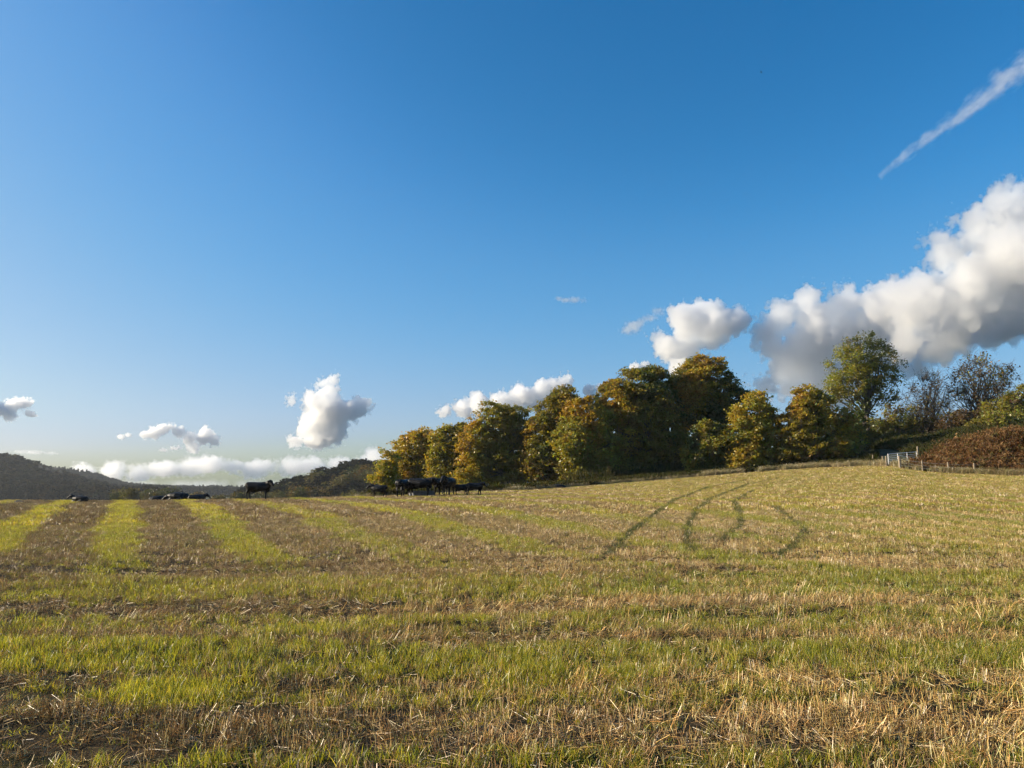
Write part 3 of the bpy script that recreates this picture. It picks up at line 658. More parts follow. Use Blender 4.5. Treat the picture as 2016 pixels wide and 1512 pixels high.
T('shrub', 1985, 104, [(1985, 815, 48, 36, 0), (2020, 800, 40, 44, 0), (1955, 840, 40, 26, 0), (2060, 810, 50, 40, 0)], 'mid green shrub rising at the right edge above the bracken', palette([(DGREEN, 1.6), (OLIVE, 2.4), (LGRN, 1.2), (SCR, .8)], .35, left(4, .1), 17), seed=27, ncl=300, per=90, size=.2, clr=.8, cflat=.6, trunk_r=.16, fork=.1, stems=5, nlimb=30, group='shrubs on the bank', cat='shrub')
T('shrub', 1800, 120, [(1800, 842, 60, 22, 0), (1740, 845, 50, 18, 0), (1690, 848, 50, 20, 0)], 'dark low thicket along the top of the shaded bank behind the gate', palette([(DGREEN, 2), (OLIVE, 1.4), (SCR, 1.6)], .4, None, 18), seed=28, ncl=230, per=60, size=.22, clr=.8, cflat=.7, trunk_r=.12, fork=.1, stems=6, nlimb=30, group='shrubs on the bank', cat='shrub', twigs=2)
T('shrub', 1985, 93, [(1990, 862, 36, 18, 0), (2040, 855, 50, 24, 0), (1960, 870, 20, 10, 0)], 'grey green bramble on the bank just behind the bracken at the right edge', palette([(DGREEN, 1), (OLIVE, 2.4), (LGRN, 1.2), (SCR, 1)], .4, None, 19), seed=29, ncl=170, per=60, size=.17, clr=.6, cflat=.7, trunk_r=.1, fork=.1, stems=5, nlimb=20, group='shrubs on the bank', cat='shrub', twigs=2)
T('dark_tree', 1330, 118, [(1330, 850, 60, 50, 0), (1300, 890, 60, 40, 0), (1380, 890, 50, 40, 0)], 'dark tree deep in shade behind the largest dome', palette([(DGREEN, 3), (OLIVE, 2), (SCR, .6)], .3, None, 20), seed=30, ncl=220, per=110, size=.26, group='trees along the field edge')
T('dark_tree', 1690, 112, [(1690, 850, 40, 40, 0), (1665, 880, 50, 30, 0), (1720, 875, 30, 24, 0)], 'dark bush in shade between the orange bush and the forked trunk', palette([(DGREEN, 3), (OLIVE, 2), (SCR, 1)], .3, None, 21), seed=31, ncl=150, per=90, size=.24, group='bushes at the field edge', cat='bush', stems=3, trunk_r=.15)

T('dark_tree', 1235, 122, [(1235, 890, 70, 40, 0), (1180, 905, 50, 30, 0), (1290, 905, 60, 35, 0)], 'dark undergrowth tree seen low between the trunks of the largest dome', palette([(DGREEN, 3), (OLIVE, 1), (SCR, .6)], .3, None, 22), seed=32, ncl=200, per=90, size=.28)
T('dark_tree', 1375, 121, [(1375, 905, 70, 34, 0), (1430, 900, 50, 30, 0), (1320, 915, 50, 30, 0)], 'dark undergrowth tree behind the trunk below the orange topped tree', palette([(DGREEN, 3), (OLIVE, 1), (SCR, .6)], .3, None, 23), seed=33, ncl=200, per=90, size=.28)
# distant trees that stand apart (low detail: a crown and a trunk)
def far_tree(px, Y, py_top, py_bot, wpx, label, seed, pal, group, name='distant_tree', cat='tree', n=2600, fr=.6, bare=False):
    r = np.random.default_rng(seed); k = Y / F
    x = at(px, 947, Y)[0]; zt = at(px, py_top, Y)[2]; zb = min(at(px, py_bot, Y)[2], zt - 2.0)
    H = zt - zb; w = wpx * k / 2
    root = empty(name, (x, Y, zb)); tag(root, label, cat, group)
    lob = [(r.normal() * w * .35, r.normal() * w * .35, H * (.45 + .3 * r.random()), w * (.45 + .3 * r.random()), H * (.22 + .14 * r.random())) for _ in range(9)]
    cl = []
    for a, b, c, rx, rz in lob:
        u = r.normal(0, 1, (40, 3)); u /= np.linalg.norm(u, axis=1)[:, None]
        cl.append(np.array([a, b, c]) + u * np.array([rx, rx, rz]) * (.55 + .45 * r.random((40, 1))))
    cl = np.concatenate(cl); cl = cl[(np.abs(cl[:, 0]) < w * 1.05) & (cl[:, 2] < H) & (cl[:, 2] > .03 * H)]
    wood = Bag(); tube(wood, limb((0, 0, -1), (0, 0, H * .75), r, 0, 6, .03), np.linspace(.03, .008, 6) * H, 5)
    for c in cl[r.permutation(len(cl))[:60 if bare else 16]]: tube(wood, limb((0, 0, H * (.2 + .3 * r.random())), c, r, .1, 5), np.linspace(.010, .003, 5) * H, 3)
    mesh_obj('trunk', np_mesh('trunk', np.concatenate(wood.V), np.array(wood.F), M_BARK), root)
    cen = cl[r.integers(0, len(cl), n)] + r.normal(0, w * .08, (n, 3)) * np.array([1, 1, .6])
    mesh_obj('crown', leaves_mesh('crown', cen, fr * k * 2.2, r, pal, M_LEAF), root)
    return root
FO, FB, FR, FD, FG = OLIVE * .42, BRN * .5, ORA * .5, DGREEN * .5, LGRN * .45
pD = lambda s: palette([(FD, 2.5), (FO, 2), (FB, .6)], .12, None, s)
pO = lambda s: palette([(FO, 2.5), (FB, 1.2), (FR, .8), (FD, 1)], .12, None, s)
pG = lambda s: palette([(FD, 1), (FO, 2), (FG, 1.2)], .12, None, s)
G1 = 'distant trees in the valley'; G2 = 'distant trees on the far slope'
far_tree(256, 230, 958, 1000, 36, 'olive bush in the valley right of the first lying cow', 41, pG(1), G1)
far_tree(234, 260, 962, 1000, 34, 'faint olive bush at the foot of the dark hill', 42, pD(2), G1)
far_tree(325, 240, 957, 1005, 64, 'wide dark green tree behind the lying cattle', 43, pD(3), G1, n=4000)
far_tree(290, 300, 963, 1000, 40, 'dark bush between the olive bush and the wide dark green tree', 44, pD(4), G1)
far_tree(395, 260, 966, 1000, 40, 'low dark tree behind the lying cow with raised head', 45, pD(5), G1)
far_tree(432, 180, 972, 1005, 46, 'low smooth green mound of a bush left of the lone standing cow', 46, pG(6), G1)
far_tree(475, 260, 966, 1000, 44, 'dull olive bush just left of the lone standing cow', 47, pD(7), G1)
far_tree(362, 330, 966, 1000, 40, 'dark bush behind the low lying cow', 48, pD(8), G1)
far_tree(515, 300, 965, 1005, 60, 'dark bush behind the legs of the lone standing cow', 49, pD(9), G1, n=3600)
far_tree(600, 240, 955, 1000, 70, 'rounded bush with an orange crown right of the lone standing cow', 50, pO(10), G1, n=4000)
far_tree(560, 260, 962, 1000, 50, 'dark green bush between the lone standing cow and the orange crowned bush', 51, pG(11), G1)
far_tree(576, 380, 943, 985, 34, 'small tree with a rust top on the far slope', 52, pO(12), G2)
far_tree(623, 360, 923, 985, 46, 'round olive tree standing clear on the skyline of the far slope', 53, pG(13), G2, n=4200)
far_tree(548, 380, 950, 985, 30, 'small grey half bare tree on the far slope above the lone cow', 54, pD(14), G2, bare=True, n=500)
far_tree(692, 230, 965, 1000, 56, 'low green mound of a bush left of the brown calf facing left', 55, pG(15), G1, n=3600)
far_tree(735, 220, 970, 1000, 40, 'low olive bush behind the calf that faces left', 56, pG(16), G1)
for i, (px, pt, w, l, p) in enumerate([(668, 935, 40, 'olive tree on the far slope right of the round skyline tree', pO(21)), (690, 919, 44, 'rust brown tree at the top of the far slope', pO(22)), (715, 912, 44, 'half bare tree on the crest of the far slope', pO(23)), (740, 914, 40, 'brown tree on the crest beside the small yellow tree', pO(24)),
        (722, 926, 44, 'bright green tree on the far slope', pG(25)), (700, 942, 48, 'grey brown tree halfway down the far slope', pD(26)), (660, 955, 50, 'dark bush low on the far slope', pD(27)), (745, 940, 44, 'dark tree on the far slope behind the calf', pD(28)), (642, 945, 36, 'brown bush beside the round skyline tree', pO(29))]):
    far_tree(px, 330 + 8 * (i % 3), pt, pt + 48, w, l, 60 + i, p, G2)
for i, (px, pt, w) in enumerate([(4, 896, 26), (16, 893, 24), (28, 902, 20), (38, 904, 18), (-16, 884, 30)]):
    if i < 4: far_tree(px, 690, pt, pt + 30, w, ['leafless tree on the hill skyline at the far left edge', 'tallest round topped tree on the left hill skyline', 'thin tree right of the tallest one on the left hill skyline', 'last small tree on the left hill skyline before the slope drops'][i], 80 + i, pD(30 + i), 'skyline trees on the left hill', bare=True, n=1500, fr=.4)

# far woods that read as one mass
def wood_proto(name, r, conifer, hue):
    n = 420
    if conifer:
        t = r.random(n) ** .7; a = r.random(n) * 2 * math.pi; q = (1 - t) * .26 * (.6 + .4 * r.random(n)); cen = np.stack([np.cos(a) * q, np.sin(a) * q, .08 + .92 * t], 1); s = .07
    else:
        L = np.array([(r.normal() * .22, r.normal() * .22, .5 + .2 * r.random(), .26, .24) for _ in range(7)])[r.integers(0, 7, n)]
        u = r.normal(0, 1, (n, 3)); u /= np.linalg.norm(u, axis=1)[:, None]; cen = L[:, :3] + u * L[:, [3, 3, 4]] * (.7 + .3 * r.random((n, 1))); cen[:, 2] = np.clip(cen[:, 2], .02, 1); s = .10
    return leaves_mesh(name, cen, s, r, lambda c, r_: np.clip(np.array(hue) * (.6 + .8 * r_.random((len(c), 1))), 0, 1), M_FARLEAF)
rw = np.random.default_rng(99)
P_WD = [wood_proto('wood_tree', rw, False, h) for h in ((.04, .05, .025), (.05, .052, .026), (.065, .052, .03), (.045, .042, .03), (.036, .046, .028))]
P_CN = [wood_proto('conifer', rw, True, (.035, .045, .025)) for _ in range(3)]
def woods(name, lab, hv, n, h0, h1, protos, cond=None, per=1.0):
    V, Fc = hv
    A, B, Cc, D = (V[Fc[:, k]] for k in range(4))
    ar = np.linalg.norm(np.cross(B - A, D - A), axis=1); k = rng.choice(len(Fc), n, p=ar / ar.sum())
    u, v = rng.random((n, 1)), rng.random((n, 1))
    P = A[k] * (1 - u) * (1 - v) + B[k] * u * (1 - v) + Cc[k] * u * v + D[k] * (1 - u) * v
    if cond is not None: P = P[cond(P)]
    n = len(P); h = rr_(n, h0, h1); P[:, 2] -= .05 * h
    scatter(name, lab, P, rng.random(n) * 6.28, np.stack([h * rr_(n, .9, 1.25), h * rr_(n, .9, 1.25), h], 1), rng.integers(0, len(protos), n), rr_(n, .2, .6)[:, None] * np.array([1, 1, 1]), protos)  # low tint: the shade on the left hills is put into the leaf colour
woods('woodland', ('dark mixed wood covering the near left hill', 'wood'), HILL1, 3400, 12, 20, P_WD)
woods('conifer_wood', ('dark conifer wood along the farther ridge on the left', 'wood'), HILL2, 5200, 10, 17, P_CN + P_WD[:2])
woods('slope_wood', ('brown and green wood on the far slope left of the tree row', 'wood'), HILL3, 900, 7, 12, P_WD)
# ------------------------------------------------------------------ cattle
def coat(name, white=False):
    m, nt, out = new_mat(name)
    tc = N(nt, 'ShaderNodeTexCoord'); nz = N(nt, 'ShaderNodeTexNoise', Scale=22.0, Detail=4.0); nt.links.new(tc.outputs['Object'], nz.inputs['Vector'])
    r = N(nt, 'ShaderNodeValToRGB'); r.color_ramp.elements[0].color = (.004, .004, .0045, 1); r.color_ramp.elements[1].color = (.012, .010, .009, 1)
    nt.links.new(nz.outputs[0], r.inputs[0])
    p = N(nt, 'ShaderNodeBsdfPrincipled', Roughness=.5); p.inputs['Specular IOR Level'].default_value = .2
    col = r.outputs[0]
    if white:   # white socks on the hind feet
        sx = N(nt, 'ShaderNodeSeparateXYZ'); nt.links.new(tc.outputs['Object'], sx.inputs[0])
        lt = N(nt, 'ShaderNodeMath', operation='LESS_THAN'); lt.inputs[1].default_value = .24; nt.links.new(sx.outputs['Z'], lt.inputs[0])
        lx = N(nt, 'ShaderNodeMath', operation='LESS_THAN'); lx.inputs[1].default_value = -.3; nt.links.new(sx.outputs['X'], lx.inputs[0])
        mm = N(nt, 'ShaderNodeMath', operation='MULTIPLY'); nt.links.new(lt.outputs[0], mm.inputs[0]); nt.links.new(lx.outputs[0], mm.inputs[1])
        mx = N(nt, 'ShaderNodeMix', data_type='RGBA'); nt.links.new(mm.outputs[0], mx.inputs[0]); nt.links.new(col, mx.inputs[6]); mx.inputs[7].default_value = (.7, .66, .6, 1); col = mx.outputs[2]
    nt.links.new(col, p.inputs['Base Color']); nt.links.new(p.outputs[0], out.inputs[0])
    return m
M_COAT = coat('black_coat'); M_COATW = coat('black_coat_white_socks', True)
def union(name, chains, voxel, smooth=4):
    """chains of (point, radius, y scale) beads fused into one continuous skin"""
    bm = bmesh.new()
    for ch in chains:
        for (p0, r0_), (p1, r1_) in zip(ch[:-1], ch[1:]):
            p0 = Vector(p0); p1 = Vector(p1); L = (p1 - p0).length; n = max(2, int(L / (min(r0_, r1_) * .45)) + 1)
            for i in range(n + 1):
                t = i / n; s = bmesh.ops.create_icosphere(bm, subdivisions=2, radius=r0_ + (r1_ - r0_) * t)
                bmesh.ops.translate(bm, verts=s['verts'], vec=p0.lerp(p1, t))
    me = bpy.data.meshes.new(name + '_beads'); bm.to_mesh(me); bm.free()
    o = bpy.data.objects.new(name + '_beads', me); COL.objects.link(o)
    m = o.modifiers.new('r', 'REMESH'); m.mode = 'VOXEL'; m.voxel_size = voxel
    s = o.modifiers.new('s', 'SMOOTH'); s.factor = .5; s.iterations = smooth
    C.view_layer.update()
    dg = C.evaluated_depsgraph_get()
    me2 = bpy.data.meshes.new_from_object(o.evaluated_get(dg)); me2.name = name
    bpy.data.objects.remove(o); bpy.data.meshes.remove(me)
    me2.polygons.foreach_set('use_smooth', np.ones(len(me2.polygons), bool))
    return me2
def rotz(p, a, o):
    c, s = math.cos(a), math.sin(a); x, y = p[0] - o[0], p[1] - o[1]
    return (o[0] + c * x - s * y, o[1] + s * x + c * y, p[2])
def head_chains(base, yaw, pitch, ln=.42, k=1.0):
    """neck base -> poll -> muzzle, ears; yaw turns the head sideways, pitch < 0 looks down"""
    bx, by, bz = base
    poll = (bx + ln * math.cos(pitch), by, bz + ln * math.sin(pitch) + .05)
    mz = (poll[0] + .31 * k, by, poll[2] - .27 * k)
    br = (poll[0] + .13 * k, by, poll[2] - .09 * k)
    ch = [[(base, .30 * k), (((bx + poll[0]) / 2), by, (bz + poll[2]) / 2, ) and (((bx + poll[0]) / 2, by, (bz + poll[2]) / 2), .235 * k), (poll, .165 * k)],
          [(poll, .15 * k), (br, .14 * k), (mz, .105 * k)], [(mz, .105 * k), ((mz[0] + .04 * k, by, mz[2] - .03 * k), .092 * k)],
          [((poll[0], by + .08 * k, poll[2] + .06 * k), .05 * k), ((poll[0], by - .08 * k, poll[2] + .06 * k), .05 * k)]]
    for s in (-1, 1):
        ch.append([((poll[0] + .02, by + s * .1 * k, poll[2] + .03 * k), .035 * k), ((poll[0] - .03 * k, by + s * .2 * k, poll[2] + .05 * k), .05 * k), ((poll[0] - .05 * k, by + s * .28 * k, poll[2] + .03 * k), .025 * k)])
        ch.append([((br[0], by + s * .095 * k, br[2] + .03), .03 * k), ((br[0] + .02, by + s * .095 * k, br[2] + .02), .03 * k)])   # brow and eye
    return [[(rotz(p, yaw, (bx, by)), r_) for p, r_ in c] for c in ch]
def standing(name, yaw=0, pitch=.25, calf=False, step=0., mat=None):
    k = 1.0
    ch = []
    for s in (-1, 1):   # barrel in two halves gives a cow's slab sides
        y = .09 * s
        ch.append([((-.86, y, 1.10), .17), ((-.78, y * 1.4, 1.06), .24), ((-.45, y * 1.5, .99), .31), ((0, y * 1.9, .93), .355), ((.35, y * 1.5, .95), .335), ((.62, y, .97), .27)])
        ch.append([((-.80, y, 1.20), .13), ((-.3, y * .9, 1.21), .11), ((.15, y * .8, 1.20), .11), ((.5, y * .6, 1.23), .12)])
        ch.append([((-.70, s * .20, 1.0), .21), ((-.66 + step * s, s * .21, .76), .155), ((-.80 + step * s, s * .20, .50), .075), ((-.79 + step * s * 1.3, s * .20, .40), .06), ((-.75 + step * s * 1.5, s * .2, .12), .052), ((-.71 + step * s * 1.5, s * .2, .05), .064)])
        ch.append([((.48, s * .18, .86), .19), ((.50, s * .19, .66), .12), ((.52 - step * s, s * .19, .40), .07), ((.50 - step * s, s * .19, .12), .05), ((.53 - step * s, s * .19, .05), .064)])
    ch.append([((.60, 0, .86), .2), ((.72, 0, .72), .12), ((.66, 0, .62), .08)])       # brisket
    ch.append([((-.3, 0, .66), .16), ((-.5, 0, .62), .12)])                            # flank and udder
    ch.append([((-.98, 0, 1.17), .05), ((-1.06, 0, .95), .032), ((-1.06, 0, .6), .028), ((-1.05, 0, .42), .05), ((-1.04, 0, .3), .02)])
    hb = (.60, 0, 1.08)
    ch += head_chains(hb, yaw, pitch, .42)
    me = union(name, ch, .028)
    if calf:
        co = np.empty(len(me.vertices) * 3); me.vertices.foreach_get('co', co); co = co.reshape(-1, 3)
        co *= .70; co[:, 2] *= 1.03; co[:, 1] *= .9; me.vertices.foreach_set('co', co.ravel())
    me.materials.append(mat or M_COAT); return me
def lying(name, yaw=0, pitch=.3, head=True):
    ch = []
    for s in (-1, 1):
        y = .1 * s
        ch.append([((-.80, y, .42), .26), ((-.4, y * 1.6, .44), .36), ((.1, y * 1.8, .45), .38), ((.5, y * 1.2, .46), .33), ((.72, y, .5), .24)])
        ch.append([((-.8, y * .6, .62), .15), ((-.2, y * .5, .72), .12), ((.45, y * .5, .74), .12)])
        ch.append([((-.55, s * .38, .26), .2), ((-.1, s * .5, .14), .10), ((.1, s * .52, .08), .06)])
        ch.append([((.5, s * .3, .22), .15), ((.85, s * .28, .12), .09), ((.6, s * .36, .06), .06)])
    if head: ch += head_chains((.72, 0, .58), yaw, pitch, .42)
    else: ch += head_chains((.72, 0, .48), yaw, -.3, .4)
    me = union(name, ch, .03); me.materials.append(M_COAT); return me
def put(name, me, px, Y, face, label, group, cat='cow', dz=0., sc=1.0):
    """face: heading in degrees, 0 = to the right of the picture, 90 = away from the viewer"""
    x = at(px, 970, Y)[0]
    o = mesh_obj(name, me); o.location = (x, Y, hz(x, Y) + dz + (.05 if 'stand' in group else 0)); o.rotation_euler = (0, 0, R(face)); o.scale = (sc,) * 3
    return tag(o, label, cat, group)
GS, GL = 'black cattle standing in the field', 'black cattle lying in the field'
put('cow', standing('cow', -.75, .5, step=.04), 509.5, 64, 6, 'lone black cow standing side on against the sky, head turned right', GS, sc=1.09)
put('calf', standing('calf', .35, .4, True, .06), 745, 63, 172, 'black calf facing left in front of the small yellow tree', GS, 'calf', sc=1.02)
put('cow', standing('cow', .2, -.5, step=.03), 794, 64, 75, 'black cow seen from behind at the left of the group', GS, sc=1.06)
put('cow', standing('cow', -.25, .28, step=.05, mat=M_COATW), 829, 64, -6, 'largest black cow, side on with white hind feet, behind the trough', GS, sc=1.1)
put('cow', standing('cow', -.35, .12, step=.03), 866.5, 65.5, -112, 'black cow facing the viewer right of the trough', GS, sc=1.06)
put('cow', standing('cow', -.3, .42, step=.05), 883, 64.5, -100, 'black cow with the highest raised head, facing the viewer', GS, sc=1.12)
put('calf', standing('calf', .3, .3, True, .05), 909.5, 64, 25, 'black calf with lowered head between the tall cow and the last calf', GS, 'calf', sc=.94)
put('calf', standing('calf', -.5, .35, True, .08), 935, 63.5, 12, 'black calf at the right end of the group, facing right', GS, 'calf', sc=1.05)
put('cow', lying('cow', .5, .5), 158, 61.5, 172, 'black cow lying nearest the left edge, head to the left', GL, sc=.66)
put('cow', lying('cow', .2, .1, False), 312, 68, 10, 'black cow lying low, leftmost of the three behind the rise', GL, dz=-.1, sc=.72)
put('cow', lying('cow', .2, .1, False), 351, 67.5, 178, 'black cow lying stretched out, middle of the three behind the rise', GL, dz=-.02, sc=.92)
put('cow', lying('cow', -.5, .45), 388, 67.5, 40, 'black cow lying with its head raised, right of the three behind the rise', GL, dz=-.1, sc=.75)
put('cow', lying('cow', .2, .1, False), 39, 60, 150, 'small black animal lying almost hidden in the stubble at the far left', GL, dz=-.34, sc=.6)
put('cow', lying('cow', .1, .1, False), 50, 78, 10, 'dark cow lying beyond the crest at the far left', GL, dz=.15, sc=.62)
put('cow', lying('cow', .2, .1, False), 1071, 79.5, 176, 'black cow lying at the foot of the tree row, left of two', GL, dz=-.36, sc=.72)
put('cow', lying('cow', .1, .1, False), 1098, 81.5, 176, 'black cow lying at the foot of the tree row, right of two', GL, dz=-.30, sc=.86)

# low trough behind the largest cow
def box(bm, lo, hi):
    v = [bm.verts.new((x, y, z)) for x in (lo[0], hi[0]) for y in (lo[1], hi[1]) for z in (lo[2], hi[2])]
    for f in ((0, 1, 3, 2), (4, 6, 7, 5), (0, 4, 5, 1), (2, 3, 7, 6), (0, 2, 6, 4), (1, 5, 7, 3)): bm.faces.new([v[i] for i in f])
def bm_obj(name, bm, mat, parent=None, loc=None, bevel=0):
    bmesh.ops.recalc_face_normals(bm, faces=bm.faces)
    if bevel: bmesh.ops.bevel(bm, geom=list(bm.edges), offset=bevel, segments=2, affect='EDGES', profile=.5)
    me = bpy.data.meshes.new(name); bm.to_mesh(me); bm.free(); me.materials.append(mat)
    return mesh_obj(name, me, parent, loc)
tx = at(833, 970, 65)[0]
trough = empty('trough', (tx, 65.0, hz(tx, 65) - .04)); tag(trough, 'low dark grey trough on the ground behind the largest cow', 'trough')
b = bmesh.new(); box(b, (-1.0, -.28, 0), (1.0, .28, .09)); bm_obj('base', b, M_TROUGH, trough, bevel=.01)
for s in (-1, 1):
    b = bmesh.new(); box(b, (-1.0, s * .28 - .04, .092), (1.0, s * .28 + .04, .48)); bm_obj('side_wall', b, M_TROUGH, trough, bevel=.012)
    b = bmesh.new(); box(b, (s * .95 - .045, -.237, .092), (s * .95 + .045, .237, .478)); bm_obj('end_wall', b, M_TROUGH, trough, bevel=.012)

# ------------------------------------------------------------------ gate and fence
def bar(bm, a, b_, r_, sides=8):
    a = Vector(a); b_ = Vector(b_); d = b_ - a; q = d.to_track_quat('Z', 'Y'); n = 2
    ring = [[bm.verts.new(p + q @ Vector((r_ * math.cos(t), r_ * math.sin(t), 0))) for t in np.linspace(0, 2 * math.pi, sides, endpoint=False)] for p in (a, b_)]
    for i in range(sides): bm.faces.new((ring[0][i], ring[0][(i + 1) % sides], ring[1][(i + 1) % sides], ring[1][i]))
    bm.faces.new(ring[0][::-1]); bm.faces.new(ring[1])
gl = Vector(at(1749, 914, 86)); gr_ = Vector(at(1805, 909, 88.5)); print('gate ground', gl.z - hz(gl.x, gl.y), gr_.z - hz(gr_.x, gr_.y))
gate = empty('field_gate', gl); tag(gate, 'white galvanised seven bar field gate leading to the shaded bank', 'gate')
gv = gr_ - gl
for i, h in enumerate((1.12, .88, .68, .50, .34, .19, .04)):
    b = bmesh.new(); bar(b, Vector((0, 0, h)), gv + Vector((0, 0, h)), .034 if i in (0, 6) else .026); bm_obj('rail', b, M_STEEL, gate)
for t in (0, .33, .66, 1):
    b = bmesh.new(); o_ = Vector((0, -.055, 0)); bar(b, gv * t + Vector((0, 0, .0)) + o_, gv * t + Vector((0, 0, 1.15)) + o_, .042); bm_obj('upright', b, M_STEEL, gate)
def post(bm, p, h, r_, sides=9, tilt=0):
    rr = [r_ * (1 + .12 * random.random()) for _ in range(sides)]
    rings = []
    for z, k in ((-.3, 1.05), (h * .5, 1.0), (h - .02, .95), (h, .8)):
        rings.append([bm.verts.new((p[0] + tilt * z + rr[i] * k * math.cos(6.283 * i / sides), p[1] + rr[i] * k * math.sin(6.283 * i / sides), p[2] + z)) for i in range(sides)])
    for A, B in zip(rings[:-1], rings[1:]):
        for i in range(sides): bm.faces.new((A[i], A[(i + 1) % sides], B[(i + 1) % sides], B[i]))
    bm.faces.new(rings[-1]); bm.faces.new(rings[0][::-1])
random.seed(5)
for q, (px, Y, h, r_, lab) in enumerate([(1745, 85.8, 1.15, .07, 'dark wooden gate post at the left end of the gate'), (1808.5, 88.4, 1.35, .09, 'pale wooden gate post at the right end of the gate, above the bracken')]):
    x = at(px, 915, Y)[0]; b = bmesh.new(); post(b, (0, 0, 0), h, r_); o = bm_obj('gate_post', b, M_WOOD, None, (x, Y, hz(x, Y))); tag(o, lab, 'post', 'gate posts')
fpx = [(1772.5, 81.0, 1.30, .12), (1817, 78.6, 1.15, .07), (1842, 77.6, .85, .04), (1868, 76.8, 1.15, .07), (1918, 75.6, 1.15, .07), (1972, 74.4, .8, .06), (2026, 73.3, 1.0, .06), (2075, 71.5, 1.1, .06)]
pts = []
for px, Y, h, r_ in fpx:
    Y = Y + .5; x = at(px, 930, Y)[0]; pts.append(Vector((x, Y, hz(x, Y))))
fence = empty('wire_fence', pts[0]); tag(fence, 'post and wire fence running right from the gate in front of the bracken', 'fence')
for p, (px, Y, h, r_) in zip(pts, fpx):
    b = bmesh.new(); post(b, p - pts[0], h, r_, tilt=random.uniform(-.04, .04)); bm_obj('fence_post', b, M_WOOD, fence)
for h in (.35, .62, .95):
    b = bmesh.new()
    for p, q in zip(pts[:-1], pts[1:]): bar(b, p - pts[0] + Vector((0, -.1, h)), q - pts[0] + Vector((0, -.1, h)), .006, 5)
    bm_obj('wire', b, M_WIRE, fence)
for q, (px, Y, lab) in enumerate([(1738, 87.5, 'thin dark fence stake left of the gate, nearer one'), (1719, 90.5, 'thin dark fence stake left of the gate, farther one')]):
    x = at(px, 915, Y)[0]; b = bmesh.new(); post(b, (0, 0, 0), 1.1, .05); o = bm_obj('fence_stake', b, M_WOOD, None, (x, Y, hz(x, Y))); tag(o, lab, 'post', 'fence stakes left of the gate')

# small bird high up
bp = at(1498.5, 142, 120); b = bmesh.new()
for ring in ((-.16, .004), (-.08, .03), (.02, .045), (.1, .035), (.15, .02), (.19, .004)):
    pass
ringv = [[b.verts.new((x, r_ * math.cos(t), r_ * math.sin(t))) for t in np.linspace(0, 2 * math.pi, 8, endpoint=False)] for x, r_ in ((-.16, .006), (-.08, .03), (.02, .045), (.1, .036), (.15, .022), (.19, .004))]
for A, B in zip(ringv[:-1], ringv[1:]):
    for i in range(8): b.faces.new((A[i], A[(i + 1) % 8], B[(i + 1) % 8], B[i]))
for s in (-1, 1):
    w = [(-.03, .03, .01), (.06, .03, .012), (.05, .2, .06), (-.01, .36, .03), (-.07, .34, .03), (-.06, .18, .05)]
    for dz in (0,):
        vv = [b.verts.new((x, s * y, z)) for x, y, z in w]; v2 = [b.verts.new((x, s * y, z - .008)) for x, y, z in w]
        b.faces.new(vv); b.faces.new(v2[::-1])
        for i in range(6): b.faces.new((vv[i], vv[(i + 1) % 6], v2[(i + 1) % 6], v2[i]))
tl = [b.verts.new(p) for p in ((-.14, .01, 0), (-.14, -.01, 0), (-.28, -.05, 0), (-.28, .05, 0))]; b.faces.new(tl)
o = bm_obj('bird', b, M_COAT, None, bp); o.rotation_euler = (.2, 0, 2.6); tag(o, 'tiny dark bird flying high in the blue sky', 'bird')
